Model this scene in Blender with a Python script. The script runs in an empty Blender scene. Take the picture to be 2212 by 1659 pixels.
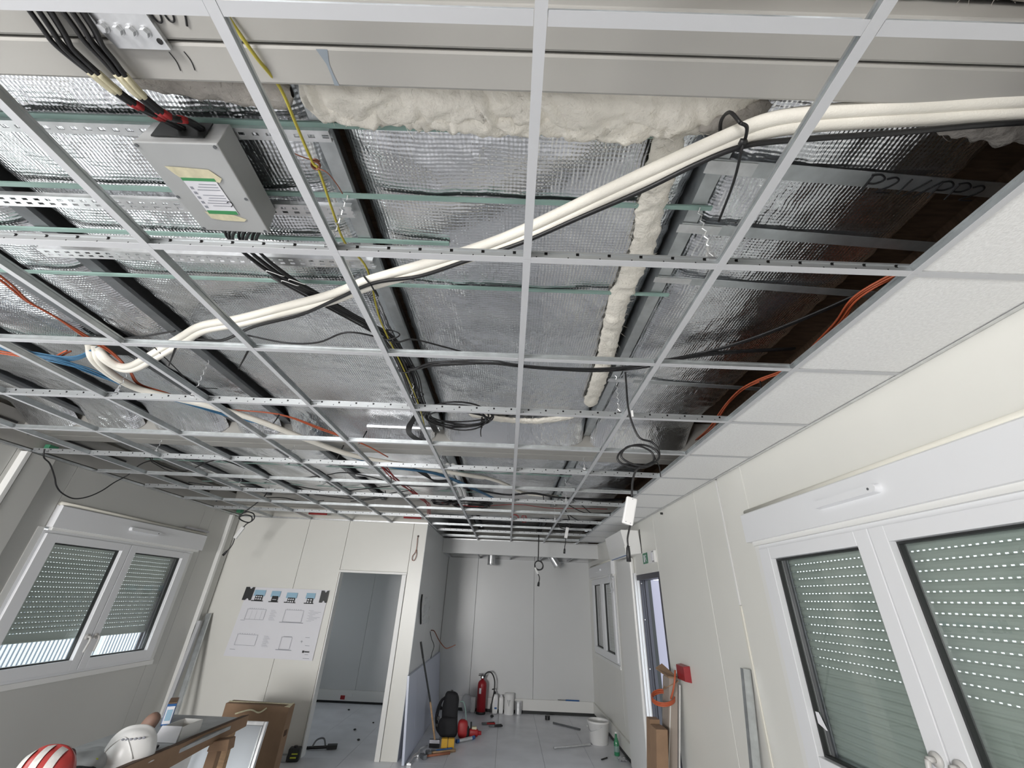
import bpy, bmesh, math, random
from math import pi, sin, cos, sqrt, atan2
from mathutils import Vector, Matrix, noise
SC = bpy.context.scene
COL = SC.collection
random.seed(7)

# ---------------------------------------------------------------- camera
cam_d = bpy.data.cameras.new('camera')
cam = bpy.data.objects.new('camera', cam_d)
COL.objects.link(cam)
cam_d.sensor_fit = 'HORIZONTAL'
cam_d.sensor_width = 36.0
cam_d.lens = 876.1975 / 2212 * 36.0
cam_d.clip_start = 0.05
CA, CB, CG = 0.48750131, -0.04374343, 0.01060356
_Rz = Matrix.Rotation(CG, 3, 'Z'); _Rx = Matrix.Rotation(CA, 3, 'X'); _Ry = Matrix.Rotation(CB, 3, 'Y')
_R = _Rz @ _Rx @ _Ry                       # columns: right, forward, up
_M = Matrix((_R.col[0], _R.col[2], -_R.col[1])).transposed()
cam.matrix_world = Matrix.Translation((-0.01954, -0.34181, 1.75891)) @ _M.to_4x4()
SC.camera = cam

# ---------------------------------------------------------------- daylight and exposure
W = bpy.data.worlds.new('sky'); SC.world = W
W.use_nodes = True
_bg = W.node_tree.nodes['Background']
_bg.inputs[0].default_value = (0.86, 0.93, 1.0, 1)
_bg.inputs[1].default_value = 3.2

def area(name, loc, rot, sx, sy, power, color):
    l = bpy.data.lights.new(name, 'AREA'); l.shape = 'RECTANGLE'; l.size = sx; l.size_y = sy
    l.energy = power; l.color = color
    o = bpy.data.objects.new(name, l); COL.objects.link(o); o.location = loc; o.rotation_euler = rot
    return o
# daylight standing in the pane of the unshuttered window left of the photographer
area('daylight_left_window', (-4.22, 1.55, 1.57), (0, -pi / 2, 0), 1.05, 1.65, 24, (1.0, 0.985, 0.985))
area('rear_fill_light', (-2.9, -3.32, 1.57), (pi / 2, 0, 0), 1.6, 1.05, 365, (1.0, 0.98, 0.965))  # added fill lamp behind the camera, placed to brighten the partition

VS = SC.view_settings
VS.view_transform = 'Standard'; VS.look = 'None'; VS.exposure = -0.26; VS.gamma = 1.0
try: VS.use_curve_mapping = False
except Exception: pass
SC.cycles.max_bounces = 8; SC.cycles.diffuse_bounces = 5; SC.cycles.glossy_bounces = 4
SC.cycles.transparent_max_bounces = 12
SC.cycles.caustics_reflective = False; SC.cycles.caustics_refractive = False
SC.cycles.sample_clamp_indirect = 6.0

# ---------------------------------------------------------------- materials
def mat(name, color, rough=0.5, metal=0.0, noise_s=0, noise_amt=0.0, bump=0, bump_s=60, coat=0.0, spec=0.5, stretch=None):
    m = bpy.data.materials.new(name); m.use_nodes = True
    nt = m.node_tree; b = nt.nodes['Principled BSDF']
    b.inputs['Roughness'].default_value = rough; b.inputs['Metallic'].default_value = metal
    b.inputs['Specular IOR Level'].default_value = spec
    if coat: b.inputs['Coat Weight'].default_value = coat; b.inputs['Coat Roughness'].default_value = 0.12
    c = (*color, 1)
    b.inputs['Base Color'].default_value = c
    if noise_s or bump:
        tc = nt.nodes.new('ShaderNodeTexCoord'); src = tc.outputs['Object']
        if stretch:
            mp = nt.nodes.new('ShaderNodeMapping'); mp.inputs['Scale'].default_value = stretch
            nt.links.new(src, mp.inputs[0]); src = mp.outputs[0]
    if noise_s:
        n = nt.nodes.new('ShaderNodeTexNoise'); n.inputs['Scale'].default_value = noise_s; n.inputs['Detail'].default_value = 6
        nt.links.new(src, n.inputs['Vector'])
        r = nt.nodes.new('ShaderNodeValToRGB')
        r.color_ramp.elements[0].position = 0.3; r.color_ramp.elements[1].position = 0.7
        r.color_ramp.elements[0].color = tuple(max(0, x * (1 - noise_amt)) for x in color) + (1,)
        r.color_ramp.elements[1].color = tuple(min(1, x * (1 + noise_amt)) for x in color) + (1,)
        nt.links.new(n.outputs[0], r.inputs[0]); nt.links.new(r.outputs[0], b.inputs['Base Color'])
    if bump:
        n2 = nt.nodes.new('ShaderNodeTexNoise'); n2.inputs['Scale'].default_value = bump_s; n2.inputs['Detail'].default_value = 4
        nt.links.new(src, n2.inputs['Vector'])
        bp = nt.nodes.new('ShaderNodeBump'); bp.inputs['Strength'].default_value = bump; bp.inputs['Distance'].default_value = 0.01
        nt.links.new(n2.outputs[0], bp.inputs['Height']); nt.links.new(bp.outputs[0], b.inputs['Normal'])
    return m

M = {}
M['wall'] = mat('wall_panel_white', (0.79, 0.785, 0.74), 0.32, noise_s=1.3, noise_amt=0.02)
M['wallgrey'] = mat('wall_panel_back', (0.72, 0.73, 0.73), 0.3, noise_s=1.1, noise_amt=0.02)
M['trim'] = mat('trim_white', (0.82, 0.82, 0.80), 0.35)
M['cream'] = mat('cream_bead', (0.80, 0.78, 0.70), 0.45)
M['pvc'] = mat('white_pvc', (0.82, 0.83, 0.85), 0.28)
M['floor'] = mat('floor_board', (0.80, 0.81, 0.85), 0.36, noise_s=3, noise_amt=0.08)
M['dark_gap'] = mat('dark_gap', (0.03, 0.03, 0.03), 0.9)
M['galv'] = mat('galvanised_steel', (0.56, 0.59, 0.60), 0.42, 0.85, noise_s=18, noise_amt=0.12)
M['galvdark'] = mat('dull_steel_joist', (0.19, 0.20, 0.21), 0.5, 0.6, noise_s=10, noise_amt=0.15)
M['galvlight'] = mat('bright_steel', (0.75, 0.76, 0.77), 0.33, 0.8, noise_s=25, noise_amt=0.1)
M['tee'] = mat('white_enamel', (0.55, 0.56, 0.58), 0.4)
M['tile'] = mat('mineral_fibre_tile', (0.85, 0.855, 0.85), 0.9, noise_s=90, noise_amt=0.06, bump=0.25, bump_s=160)
M['beam'] = mat('beige_beam_paint', (0.42, 0.41, 0.385), 0.42, noise_s=2.0, noise_amt=0.04)
M['brown'] = mat('brown_board', (0.10, 0.062, 0.038), 0.75, noise_s=12, noise_amt=0.35, stretch=(1, 6, 1))
M['wool'] = mat('glass_wool', (0.88, 0.845, 0.76), 1.0, noise_s=16, noise_amt=0.06, bump=0.5, bump_s=90, spec=0.1)
M['woolgrey'] = mat('grey_glass_wool', (0.50, 0.47, 0.43), 1.0, noise_s=22, noise_amt=0.16, bump=0.8, bump_s=60, spec=0.1)  # darker, greyer and more mottled than the cream wool
M['lath'] = mat('green_lath', (0.27, 0.40, 0.36), 0.5, noise_s=9, noise_amt=0.12)
M['black'] = mat('black_cable', (0.012, 0.012, 0.013), 0.42)
M['blackmat'] = mat('black_fabric', (0.012, 0.012, 0.014), 0.8, bump=0.3, bump_s=120)
M['pipe'] = mat('white_insulated_pipe', (0.86, 0.83, 0.75), 0.6, noise_s=5, noise_amt=0.04, bump=0.15, bump_s=220)
M['earth'] = mat('yellow_green_wire', (0.42, 0.36, 0.05), 0.45)
M['copper'] = mat('copper_wire', (0.24, 0.09, 0.055), 0.4, 0.4)
M['blue'] = mat('blue_cable', (0.055, 0.17, 0.30), 0.45)
M['orange'] = mat('orange_conduit', (0.50, 0.11, 0.045), 0.45)
M['redc'] = mat('red_cable', (0.38, 0.025, 0.025), 0.45)
M['tapey'] = mat('cream_tape', (0.68, 0.63, 0.44), 0.7, noise_s=40, noise_amt=0.12)
M['red'] = mat('red_paint', (0.30, 0.010, 0.016), 0.35)
M['redtape'] = mat('red_tape', (0.36, 0.018, 0.02), 0.5)
M['boxgrey'] = mat('grey_enamel_box', (0.46, 0.47, 0.47), 0.4, 0.15, noise_s=4, noise_amt=0.05)
M['paper'] = mat('paper_white', (0.80, 0.80, 0.84), 0.7)
M['ink'] = mat('printing_ink', (0.30, 0.31, 0.35), 0.8)
M['marker'] = mat('black_marker', (0.015, 0.015, 0.017), 0.6)
M['green'] = mat('green_print', (0.06, 0.30, 0.11), 0.6)
M['exit'] = mat('exit_green', (0.05, 0.22, 0.12), 0.5)
M['skyblue'] = mat('print_sky', (0.33, 0.52, 0.66), 0.7)
M['card'] = mat('brown_cardboard', (0.29, 0.185, 0.115), 0.85, noise_s=8, noise_amt=0.1)
M['carddark'] = mat('cardboard_inside', (0.10, 0.06, 0.04), 0.9)
M['white'] = mat('white_plastic', (0.84, 0.84, 0.83), 0.3)
M['whitematt'] = mat('white_matt', (0.80, 0.80, 0.78), 0.7)
M['bluefilm'] = mat('bluish_film_board', (0.60, 0.64, 0.76), 0.3)
M['alu'] = mat('anodised_aluminium', (0.33, 0.33, 0.36), 0.35, 0.7)
M['darkframe'] = mat('dark_door_frame', (0.06, 0.06, 0.075), 0.4, 0.3)
M['leaf'] = mat('door_leaf_lilac_white', (0.33, 0.32, 0.40), 0.4)
M['slat'] = mat('shutter_slat', (0.36, 0.40, 0.375), 0.5)
M['slatw'] = mat('shutter_slat_white', (0.62, 0.66, 0.63), 0.45)
M['gasket'] = mat('black_gasket', (0.02, 0.022, 0.022), 0.5)
M['yellow'] = mat('yellow_plastic', (0.62, 0.36, 0.03), 0.45)
M['wood'] = mat('wood_handle', (0.42, 0.27, 0.15), 0.6, noise_s=14, noise_amt=0.2, stretch=(1, 1, 6))
M['woodred'] = mat('reddish_wood', (0.33, 0.12, 0.06), 0.55)
M['bluep'] = mat('blue_plastic', (0.03, 0.12, 0.33), 0.4)
M['teal'] = mat('grey_green_hose', (0.22, 0.33, 0.30), 0.45)
M['greyplast'] = mat('grey_plastic_bag', (0.46, 0.48, 0.49), 0.5, noise_s=7, noise_amt=0.2)
M['hivis'] = mat('yellow_green_print', (0.55, 0.60, 0.06), 0.6)
M['stain'] = mat('blue_grey_stain', (0.27, 0.31, 0.35), 0.5)
M['pvcred'] = mat('red_white_helmet', (0.45, 0.05, 0.045), 0.3)
M['strip'] = mat('reflective_strip', (0.74, 0.72, 0.69), 0.45, 0.2, noise_s=40, noise_amt=0.12)
M['handlegrey'] = mat('handle_warm_grey', (0.58, 0.57, 0.55), 0.35)
M['ground'] = mat('outdoor_paving', (0.62, 0.62, 0.60), 0.9, noise_s=2, noise_amt=0.08)
M['facade'] = mat('outdoor_facade', (0.72, 0.72, 0.70), 0.9)
M['leafgreen'] = mat('shrub_green', (0.20, 0.30, 0.08), 0.9)
M['fence'] = mat('fence_wire', (0.20, 0.23, 0.28), 0.5, 0.0)
M['brownleather'] = mat('brown_rounded', (0.28, 0.17, 0.13), 0.6)
M['whitewall'] = mat('upper_wall_cream', (0.68, 0.67, 0.62), 0.6)

def glass_mat(name, tint, gloss):
    m = bpy.data.materials.new(name); m.use_nodes = True
    nt = m.node_tree; nt.nodes.clear()
    o = nt.nodes.new('ShaderNodeOutputMaterial'); mx = nt.nodes.new('ShaderNodeMixShader')
    t = nt.nodes.new('ShaderNodeBsdfTransparent'); t.inputs[0].default_value = (*tint, 1)
    g = nt.nodes.new('ShaderNodeBsdfGlossy'); g.inputs['Roughness'].default_value = 0.01
    f = nt.nodes.new('ShaderNodeFresnel'); f.inputs[0].default_value = 1.5
    k = nt.nodes.new('ShaderNodeMath'); k.operation = 'MULTIPLY'; k.inputs[1].default_value = gloss
    ge = nt.nodes.new('ShaderNodeNewGeometry'); iv = nt.nodes.new('ShaderNodeMath'); iv.operation = 'SUBTRACT'; iv.inputs[0].default_value = 1.0
    nt.links.new(ge.outputs['Backfacing'], iv.inputs[1])
    k2 = nt.nodes.new('ShaderNodeMath'); k2.operation = 'MULTIPLY'; nt.links.new(k.outputs[0], k2.inputs[0]); nt.links.new(iv.outputs[0], k2.inputs[1])
    nt.links.new(f.outputs[0], k.inputs[0]); nt.links.new(k2.outputs[0], mx.inputs[0])
    nt.links.new(t.outputs[0], mx.inputs[1]); nt.links.new(g.outputs[0], mx.inputs[2]); nt.links.new(mx.outputs[0], o.inputs[0])
    return m
M['glass'] = glass_mat('window_glass', (0.965, 0.985, 0.975), 1.6)
M['bottleglass'] = mat('green_bottle_glass', (0.03, 0.22, 0.10), 0.08, coat=0.5)
def frosted(name):
    m = mat(name, (0.80, 0.82, 0.85), 0.25)
    m.node_tree.nodes['Principled BSDF'].inputs['Alpha'].default_value = 0.35
    return m
M['clearbag'] = frosted('clear_plastic_bag')

def foil_mat():
    m = bpy.data.materials.new('aluminium_foil_facing'); m.use_nodes = True
    nt = m.node_tree; b = nt.nodes['Principled BSDF']
    b.inputs['Metallic'].default_value = 1.0; b.inputs['Base Color'].default_value = (0.86, 0.875, 0.90, 1)
    b.inputs['Roughness'].default_value = 0.23
    tc = nt.nodes.new('ShaderNodeTexCoord')
    def wave(direction, scale, dist):
        w = nt.nodes.new('ShaderNodeTexWave'); w.bands_direction = direction
        w.inputs['Scale'].default_value = scale; w.inputs['Distortion'].default_value = dist
        w.inputs['Detail'].default_value = 2; w.inputs['Detail Scale'].default_value = 0.6
        nt.links.new(tc.outputs['Object'], w.inputs['Vector']); return w.outputs['Fac']
    def nz(scale, det, st):
        mp = nt.nodes.new('ShaderNodeMapping'); mp.inputs['Scale'].default_value = st
        nt.links.new(tc.outputs['Object'], mp.inputs[0])
        n = nt.nodes.new('ShaderNodeTexNoise'); n.inputs['Scale'].default_value = scale; n.inputs['Detail'].default_value = det
        nt.links.new(mp.outputs[0], n.inputs['Vector']); return n.outputs[0]
    def mul(a, k):
        x = nt.nodes.new('ShaderNodeMath'); x.operation = 'MULTIPLY'; nt.links.new(a, x.inputs[0]); x.inputs[1].default_value = k; return x.outputs[0]
    def add(a, c):
        x = nt.nodes.new('ShaderNodeMath'); x.operation = 'ADD'; nt.links.new(a, x.inputs[0]); nt.links.new(c, x.inputs[1]); return x.outputs[0]
    h = add(mul(wave('X', 24, 2.2), 0.0016), mul(wave('Y', 24, 2.2), 0.0012))
    h = add(h, mul(nz(9, 5, (1.0, 0.35, 1)), 0.012))
    h = add(h, mul(nz(60, 3, (1, 1, 1)), 0.0018))
    def crinkle(scale, k):
        mp = nt.nodes.new('ShaderNodeMapping'); mp.inputs['Scale'].default_value = (1, .55, 1)
        nt.links.new(tc.outputs['Object'], mp.inputs[0])
        wn = nt.nodes.new('ShaderNodeTexNoise'); wn.inputs['Scale'].default_value = 6; nt.links.new(mp.outputs[0], wn.inputs['Vector'])
        av = nt.nodes.new('ShaderNodeVectorMath'); av.operation = 'MULTIPLY_ADD'; av.inputs[1].default_value = (.12, .12, .12)
        nt.links.new(wn.outputs['Color'], av.inputs[0]); nt.links.new(mp.outputs[0], av.inputs[2])
        v = nt.nodes.new('ShaderNodeTexVoronoi'); v.inputs['Scale'].default_value = scale; nt.links.new(av.outputs[0], v.inputs['Vector'])
        msk = nt.nodes.new('ShaderNodeTexNoise'); msk.inputs['Scale'].default_value = 2.3; msk.inputs['Detail'].default_value = 3; nt.links.new(tc.outputs['Object'], msk.inputs['Vector'])
        mr = nt.nodes.new('ShaderNodeMapRange'); mr.inputs[1].default_value = .42; mr.inputs[2].default_value = .66; nt.links.new(msk.outputs[0], mr.inputs[0])
        x = nt.nodes.new('ShaderNodeMath'); x.operation = 'MULTIPLY'; nt.links.new(v.outputs['Distance'], x.inputs[0]); nt.links.new(mr.outputs[0], x.inputs[1])
        return mul(x.outputs[0], k)
    h = add(h, crinkle(17, .020)); h = add(h, crinkle(44, .006))
    bp = nt.nodes.new('ShaderNodeBump'); bp.inputs['Strength'].default_value = 0.5; bp.inputs['Distance'].default_value = 1.0
    nt.links.new(h, bp.inputs['Height']); nt.links.new(bp.outputs[0], b.inputs['Normal'])
    return m
M['foil'] = foil_mat()

def tee_web_mat():          # galvanised web with punched slots
    m = mat('punched_steel_web', (0.48, 0.50, 0.51), 0.45, 0.8)
    nt = m.node_tree; b = nt.nodes['Principled BSDF']
    tc = nt.nodes.new('ShaderNodeTexCoord'); sp = nt.nodes.new('ShaderNodeSeparateXYZ'); nt.links.new(tc.outputs['Object'], sp.inputs[0])
    def mth(op, a, v=None, c=None):
        x = nt.nodes.new('ShaderNodeMath'); x.operation = op
        if hasattr(a, 'links') or hasattr(a, 'is_linked'): nt.links.new(a, x.inputs[0])
        else: x.inputs[0].default_value = a
        if c is not None: nt.links.new(c, x.inputs[1])
        elif v is not None: x.inputs[1].default_value = v
        return x.outputs[0]
    fx = mth('FRACT', mth('MULTIPLY', sp.outputs[0], 10.0))
    sx = mth('LESS_THAN', mth('ABSOLUTE', mth('SUBTRACT', fx, 0.5)), 0.05)
    sz = mth('LESS_THAN', mth('ABSOLUTE', mth('SUBTRACT', sp.outputs[2], 0.028)), 0.0045)
    k = mth('MULTIPLY', sx, None, sz)
    fx2 = mth('FRACT', mth('ADD', mth('MULTIPLY', sp.outputs[0], 10.0), 0.3))
    s2 = mth('LESS_THAN', mth('ABSOLUTE', mth('SUBTRACT', fx2, 0.5)), 0.022)
    z2 = mth('LESS_THAN', mth('ABSOLUTE', mth('SUBTRACT', sp.outputs[2], 0.014)), 0.003)
    k = mth('MAXIMUM', k, None, mth('MULTIPLY', s2, None, z2))
    mx = nt.nodes.new('ShaderNodeMix'); mx.data_type = 'RGBA'
    mx.inputs[6].default_value = (0.52, 0.54, 0.55, 1); mx.inputs[7].default_value = (0.03, 0.03, 0.03, 1)
    nt.links.new(k, mx.inputs[0]); nt.links.new(mx.outputs[2], b.inputs['Base Color'])
    return m
M['web'] = tee_web_mat()

# ---------------------------------------------------------------- mesh helpers
class MB:
    def __init__(s): s.v = []; s.f = []
    def add(s, vs, fs):
        o = len(s.v); s.v += [tuple(x) for x in vs]; s.f += [tuple(i + o for i in f) for f in fs]; return s
    def box(s, x0, x1, y0, y1, z0, z1, rot=None, at=None):
        vs = [Vector(p) for p in ((x0, y0, z0), (x1, y0, z0), (x1, y1, z0), (x0, y1, z0), (x0, y0, z1), (x1, y0, z1), (x1, y1, z1), (x0, y1, z1))]
        if rot is not None: vs = [rot @ p for p in vs]
        if at is not None: vs = [p + Vector(at) for p in vs]
        return s.add(vs, [(0, 3, 2, 1), (4, 5, 6, 7), (0, 1, 5, 4), (1, 2, 6, 5), (2, 3, 7, 6), (3, 0, 4, 7)])
    def cbox(s, c, d, rot=None):
        return s.box(-d[0] / 2, d[0] / 2, -d[1] / 2, d[1] / 2, -d[2] / 2, d[2] / 2, rot, c)
    def hexa(s, p):          # eight corners, bottom four then top four
        return s.add(p, [(0, 3, 2, 1), (4, 5, 6, 7), (0, 1, 5, 4), (1, 2, 6, 5), (2, 3, 7, 6), (3, 0, 4, 7)])
    def tube(s, pts, r, seg=8, cap=True):
        P = [Vector(p) for p in pts]; n = len(P)
        rr = r if isinstance(r, (list, tuple)) else [r] * n
        up = Vector((0, 0, 1)); rings = []
        t0 = (P[1] - P[0]).normalized()
        if abs(t0.z) > 0.9: up = Vector((0, 1, 0))
        a = t0.cross(up).normalized()
        for i in range(n):
            t = (P[min(i + 1, n - 1)] - P[max(i - 1, 0)])
            if t.length < 1e-9: t = t0
            t = t.normalized(); a = a - t * a.dot(t)
            if a.length < 1e-6: a = t.orthogonal()
            a.normalize(); b = t.cross(a)
            rings.append([P[i] + (a * cos(2 * pi * k / seg) + b * sin(2 * pi * k / seg)) * rr[i] for k in range(seg)])
        vs = [p for ring in rings for p in ring]; fs = []
        for i in range(n - 1):
            for k in range(seg):
                k2 = (k + 1) % seg
                fs.append((i * seg + k, i * seg + k2, (i + 1) * seg + k2, (i + 1) * seg + k))
        if cap: fs += [tuple(range(seg))[::-1], tuple((n - 1) * seg + k for k in range(seg))]
        return s.add(vs, fs)
    def cyl(s, p0, p1, r0, r1=None, seg=16):
        return s.tube([p0, p1], [r0, r0 if r1 is None else r1], seg)
    def lathe(s, prof, seg=24, at=(0, 0, 0), rot=None):
        vs = []; fs = []
        for (r, z) in prof:
            for k in range(seg):
                p = Vector((r * cos(2 * pi * k / seg), r * sin(2 * pi * k / seg), z))
                if rot is not None: p = rot @ p
                vs.append(p + Vector(at))
        for i in range(len(prof) - 1):
            for k in range(seg):
                k2 = (k + 1) % seg; fs.append((i * seg + k, i * seg + k2, (i + 1) * seg + k2, (i + 1) * seg + k))
        fs += [tuple(range(seg))[::-1], tuple((len(prof) - 1) * seg + k for k in range(seg))]
        return s.add(vs, fs)
    def grid(s, nu, nv, fn):
        vs = [fn(i / nu, j / nv) for j in range(nv + 1) for i in range(nu + 1)]
        fs = [(j * (nu + 1) + i, j * (nu + 1) + i + 1, (j + 1) * (nu + 1) + i + 1, (j + 1) * (nu + 1) + i) for j in range(nv) for i in range(nu)]
        return s.add(vs, fs)
    def ell(s, c, r, nu=20, nv=12, e=1.0, rot=None, nz=0.0, nf=8.0):     # superellipsoid
        def f(u, v):
            th = 2 * pi * u; ph = pi * (v - 0.5)
            sg = lambda x: math.copysign(abs(x) ** e, x)
            p = Vector((sg(cos(ph)) * sg(cos(th)) * r[0], sg(cos(ph)) * sg(sin(th)) * r[1], sg(sin(ph)) * r[2]))
            if nz: p *= 1 + nz * noise.noise(p * nf + Vector(c))
            if rot is not None: p = rot @ p
            return p + Vector(c)
        return s.grid(nu, nv, f)
    def build(s, name, m, parent=None, smooth=False, bevel=0.0, loc=None):
        me = bpy.data.meshes.new(name); me.from_pydata(s.v, [], s.f); me.update()
        if isinstance(m, str): m = M[m]
        me.materials.append(m)
        bm = bmesh.new(); bm.from_mesh(me)
        if bevel: bmesh.ops.bevel(bm, geom=bm.edges[:], offset=bevel, segments=2, profile=0.5, affect='EDGES')
        bmesh.ops.recalc_face_normals(bm, faces=bm.faces[:]); bm.to_mesh(me); bm.free()
        if smooth:
            for p in me.polygons: p.use_smooth = True
        o = bpy.data.objects.new(name, me); COL.objects.link(o)
        if parent is not None: o.parent = parent
        if loc is not None: o.location = loc
        return o

def tag(o, label, cat, group=None, kind=None):
    if label: o['label'] = label
    if cat: o['category'] = cat
    if group: o['group'] = group
    if kind: o['kind'] = kind
    return o
def thing(name, label, cat, loc=(0, 0, 0), rz=0.0, group=None):
    o = bpy.data.objects.new(name, None); COL.objects.link(o); o.location = loc; o.rotation_euler = (0, 0, rz); o.empty_display_size = 0.1
    return tag(o, label, cat, group)
def struct(name, loc=(0, 0, 0), rz=0.0, label=None):
    o = bpy.data.objects.new(name, None); COL.objects.link(o); o.location = loc; o.rotation_euler = (0, 0, rz); o.empty_display_size = 0.1
    o['kind'] = 'structure'
    if label: o['label'] = label
    return o
def copy_tree(o, parent=None):
    c = o.copy(); COL.objects.link(c)
    if parent is not None: c.parent = parent
    for ch in list(o.children): copy_tree(ch, c)
    return c
def sm(pts, n=6):                 # Catmull-Rom
    P = [Vector(p) for p in pts]
    if len(P) < 3: return P
    Q = [P[0] * 2 - P[1]] + P + [P[-1] * 2 - P[-2]]; out = []
    for i in range(1, len(Q) - 2):
        a, b, c, d = Q[i - 1], Q[i], Q[i + 1], Q[i + 2]
        for k in range(n):
            t = k / n
            out.append(0.5 * ((2 * b) + (c - a) * t + (2 * a - 5 * b + 4 * c - d) * t * t + (3 * b - a - 3 * c + d) * t ** 3))
    out.append(P[-1]); return out
def offs(pts, du, dz=0.0):        # shift a path sideways in plan
    P = [Vector(p) for p in pts]; out = []
    for i, p in enumerate(P):
        t = P[min(i + 1, len(P) - 1)] - P[max(i - 1, 0)]; n = Vector((-t.y, t.x, 0))
        if n.length < 1e-6: n = Vector((1, 0, 0))
        out.append(p + n.normalized() * du + Vector((0, 0, dz)))
    return out
def cable(name, pts, r, m, label, cat='cable', group=None, n=6, seg=8):
    o = MB().tube(sm(pts, n), r, seg).build(name, m, smooth=True)
    return tag(o, label, cat, group)
def rect_tube(mb, path, w, h):
    return mb

ZC = 2.70          # ceiling grid level
RW_A = -pi / 2 + 0.012
def RW(y, d=0.0, z=0.0):         # a point on the right wall, d metres into the room
    return Vector((1.70 - 0.012 * y - d, y, z))

# ================================================================ FLOOR
fl = struct('floor')
MB().box(-4.3, 1.9, -3.4, 9.1, -0.08, -0.016).build('subfloor', 'dark_gap', fl)
xs = [-4.1 + 0.0] + [-3.69 + 0.6 * i for i in range(9)] + [1.72]
ys = [-3.3, -0.9, 1.5, 3.9, 6.03, 8.8]
for i in range(len(xs) - 1):
    for j in range(len(ys) - 1):
        MB().box(xs[i] + .0015, xs[i + 1] - .0015, ys[j] + .0015, ys[j + 1] - .0015, -0.02, 0.0).build('floor_board', 'floor', fl)

# ================================================================ WALLS
def wall_rects(root, rects, m='wall', th=0.06, gap=0.002, backing=True):
    for (a, b, z0, z1) in rects:
        MB().box(a + gap, b - gap, 0, th, z0, z1).build('wall_panel', m, root, bevel=0.0025)
# right wall: local x = -y
wr = struct('wall_right', (1.70, 0, 0), RW_A)
def R_(y0, y1, z0, z1): return (-y1, -y0, z0, z1)
WY0, WY1, WZ0, WZ1 = 0.71, 2.56, 0.965, 2.16        # window opening on the right wall
wall_rects(wr, [R_(-3.3, -1.4, 0, ZC), R_(-1.4, WY0, 0, ZC), R_(WY0, 2.60, 0, WZ0), R_(WY0, 2.60, WZ1, ZC), R_(WY1, 2.60, WZ0, WZ1),
                R_(2.60, 2.965, 0, ZC), R_(2.995, 3.43, 0, ZC), R_(3.43, 4.585, 0, ZC), R_(4.585, 5.44, 2.095, ZC), R_(5.44, 6.23, 0, ZC),
                R_(6.23, 6.58, 0, ZC), R_(6.58, 8.26, 0, 0.97), R_(6.58, 8.26, 2.16, ZC), R_(8.26, 8.80, 0, ZC)])
MB().box(-8.8, -5.44, .0605, .12, 0, 0.97).box(-8.8, -5.44, .0605, .12, 2.16, 3.1).box(-6.58, -5.44, .0605, .12, .97, 2.16).box(-8.8, -8.26, .0605, .12, .97, 2.16).box(-5.44, -4.585, .0605, .12, 2.095, 3.1).box(-4.585, -WY1, .0605, .12, 0, 3.1)\
    .box(-WY1, -WY0, .0605, .12, 0, WZ0).box(-WY1, -WY0, .0605, .12, WZ1, 3.1).box(-WY0, 3.4, .0605, .12, 0, 3.1).build('wall_core', 'whitewall', wr)
tr = struct('trim_1', (1.70, 0, 0), RW_A, 'vertical cable cover strip between two right wall panels')
MB().box(-2.993, -2.967, -0.006, 0.05, 0, 1.78).build('cover_strip', 'cream', tr, bevel=.003)
MB().box(-2.993, -2.975, -0.004, 0.05, 1.785, 2.69).build('cover_strip', 'trim', tr, bevel=.002)
MB().box(-2.974, -2.968, 0.01, 0.05, 1.785, 2.69).build('open_joint', 'dark_gap', tr)
# projecting pilaster beside the door
pl = struct('trim_2', (1.70, 0, 0), RW_A, 'projecting white pilaster between outer door and rear window')
MB().box(-6.22, -5.50, -0.055, 0.0, 0, 2.31).build('pilaster', 'trim', pl, bevel=.02)
MB().box(-5.50, -5.44, -0.03, 0.06, 0, 2.12).build('door_liner', 'pvc', pl, bevel=.004)

# left wall: local x = +y
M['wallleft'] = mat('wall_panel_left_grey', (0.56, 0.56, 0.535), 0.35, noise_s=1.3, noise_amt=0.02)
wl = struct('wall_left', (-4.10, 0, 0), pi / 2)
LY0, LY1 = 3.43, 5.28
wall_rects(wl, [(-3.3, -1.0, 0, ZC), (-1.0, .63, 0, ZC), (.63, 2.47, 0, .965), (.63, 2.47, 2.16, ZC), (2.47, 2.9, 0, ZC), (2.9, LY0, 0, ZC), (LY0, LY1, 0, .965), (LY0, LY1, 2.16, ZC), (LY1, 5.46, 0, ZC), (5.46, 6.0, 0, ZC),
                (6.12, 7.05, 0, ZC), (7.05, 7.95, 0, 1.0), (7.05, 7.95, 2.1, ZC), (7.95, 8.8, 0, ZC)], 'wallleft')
MB().box(-3.4, .63, .0605, .12, 0, 3.1).box(.63, 2.47, .0605, .12, 0, .965).box(.63, 2.47, .0605, .12, 2.16, 3.1).box(2.47, LY0, .0605, .12, 0, 3.1)\
    .box(LY0, LY1, .0605, .12, 0, .965).box(LY0, LY1, .0605, .12, 2.16, 3.1).box(LY1, 7.05, .0605, .12, 0, 3.1).box(7.05, 7.95, .0605, .12, 0, 1.0).box(7.05, 7.95, .0605, .12, 2.1, 3.1).box(7.95, 9, .0605, .12, 0, 3.1).build('wall_core', 'whitewall', wl)
p2 = struct('trim_3', (-4.10, 0, 0), pi / 2, 'module joint pilaster on the left wall before the window')
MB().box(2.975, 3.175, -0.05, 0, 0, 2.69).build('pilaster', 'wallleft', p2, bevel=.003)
MB().box(2.93, 2.965, -0.058, 0, 0, 2.69).build('cover_strip', 'trim', p2, bevel=.003)
p3 = struct('trim_4', (-4.10, 0, 0), pi / 2, 'white corner trunking where left wall meets partition')
MB().box(5.795, 5.845, -0.05, 0, 0, 2.69).build('corner_strip', 'trim', p3, bevel=.004)
MB().box(5.85, 6.0, -0.025, 0, 0, 2.69).build('corner_cover', 'wallleft', p3, bevel=.003)

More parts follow.
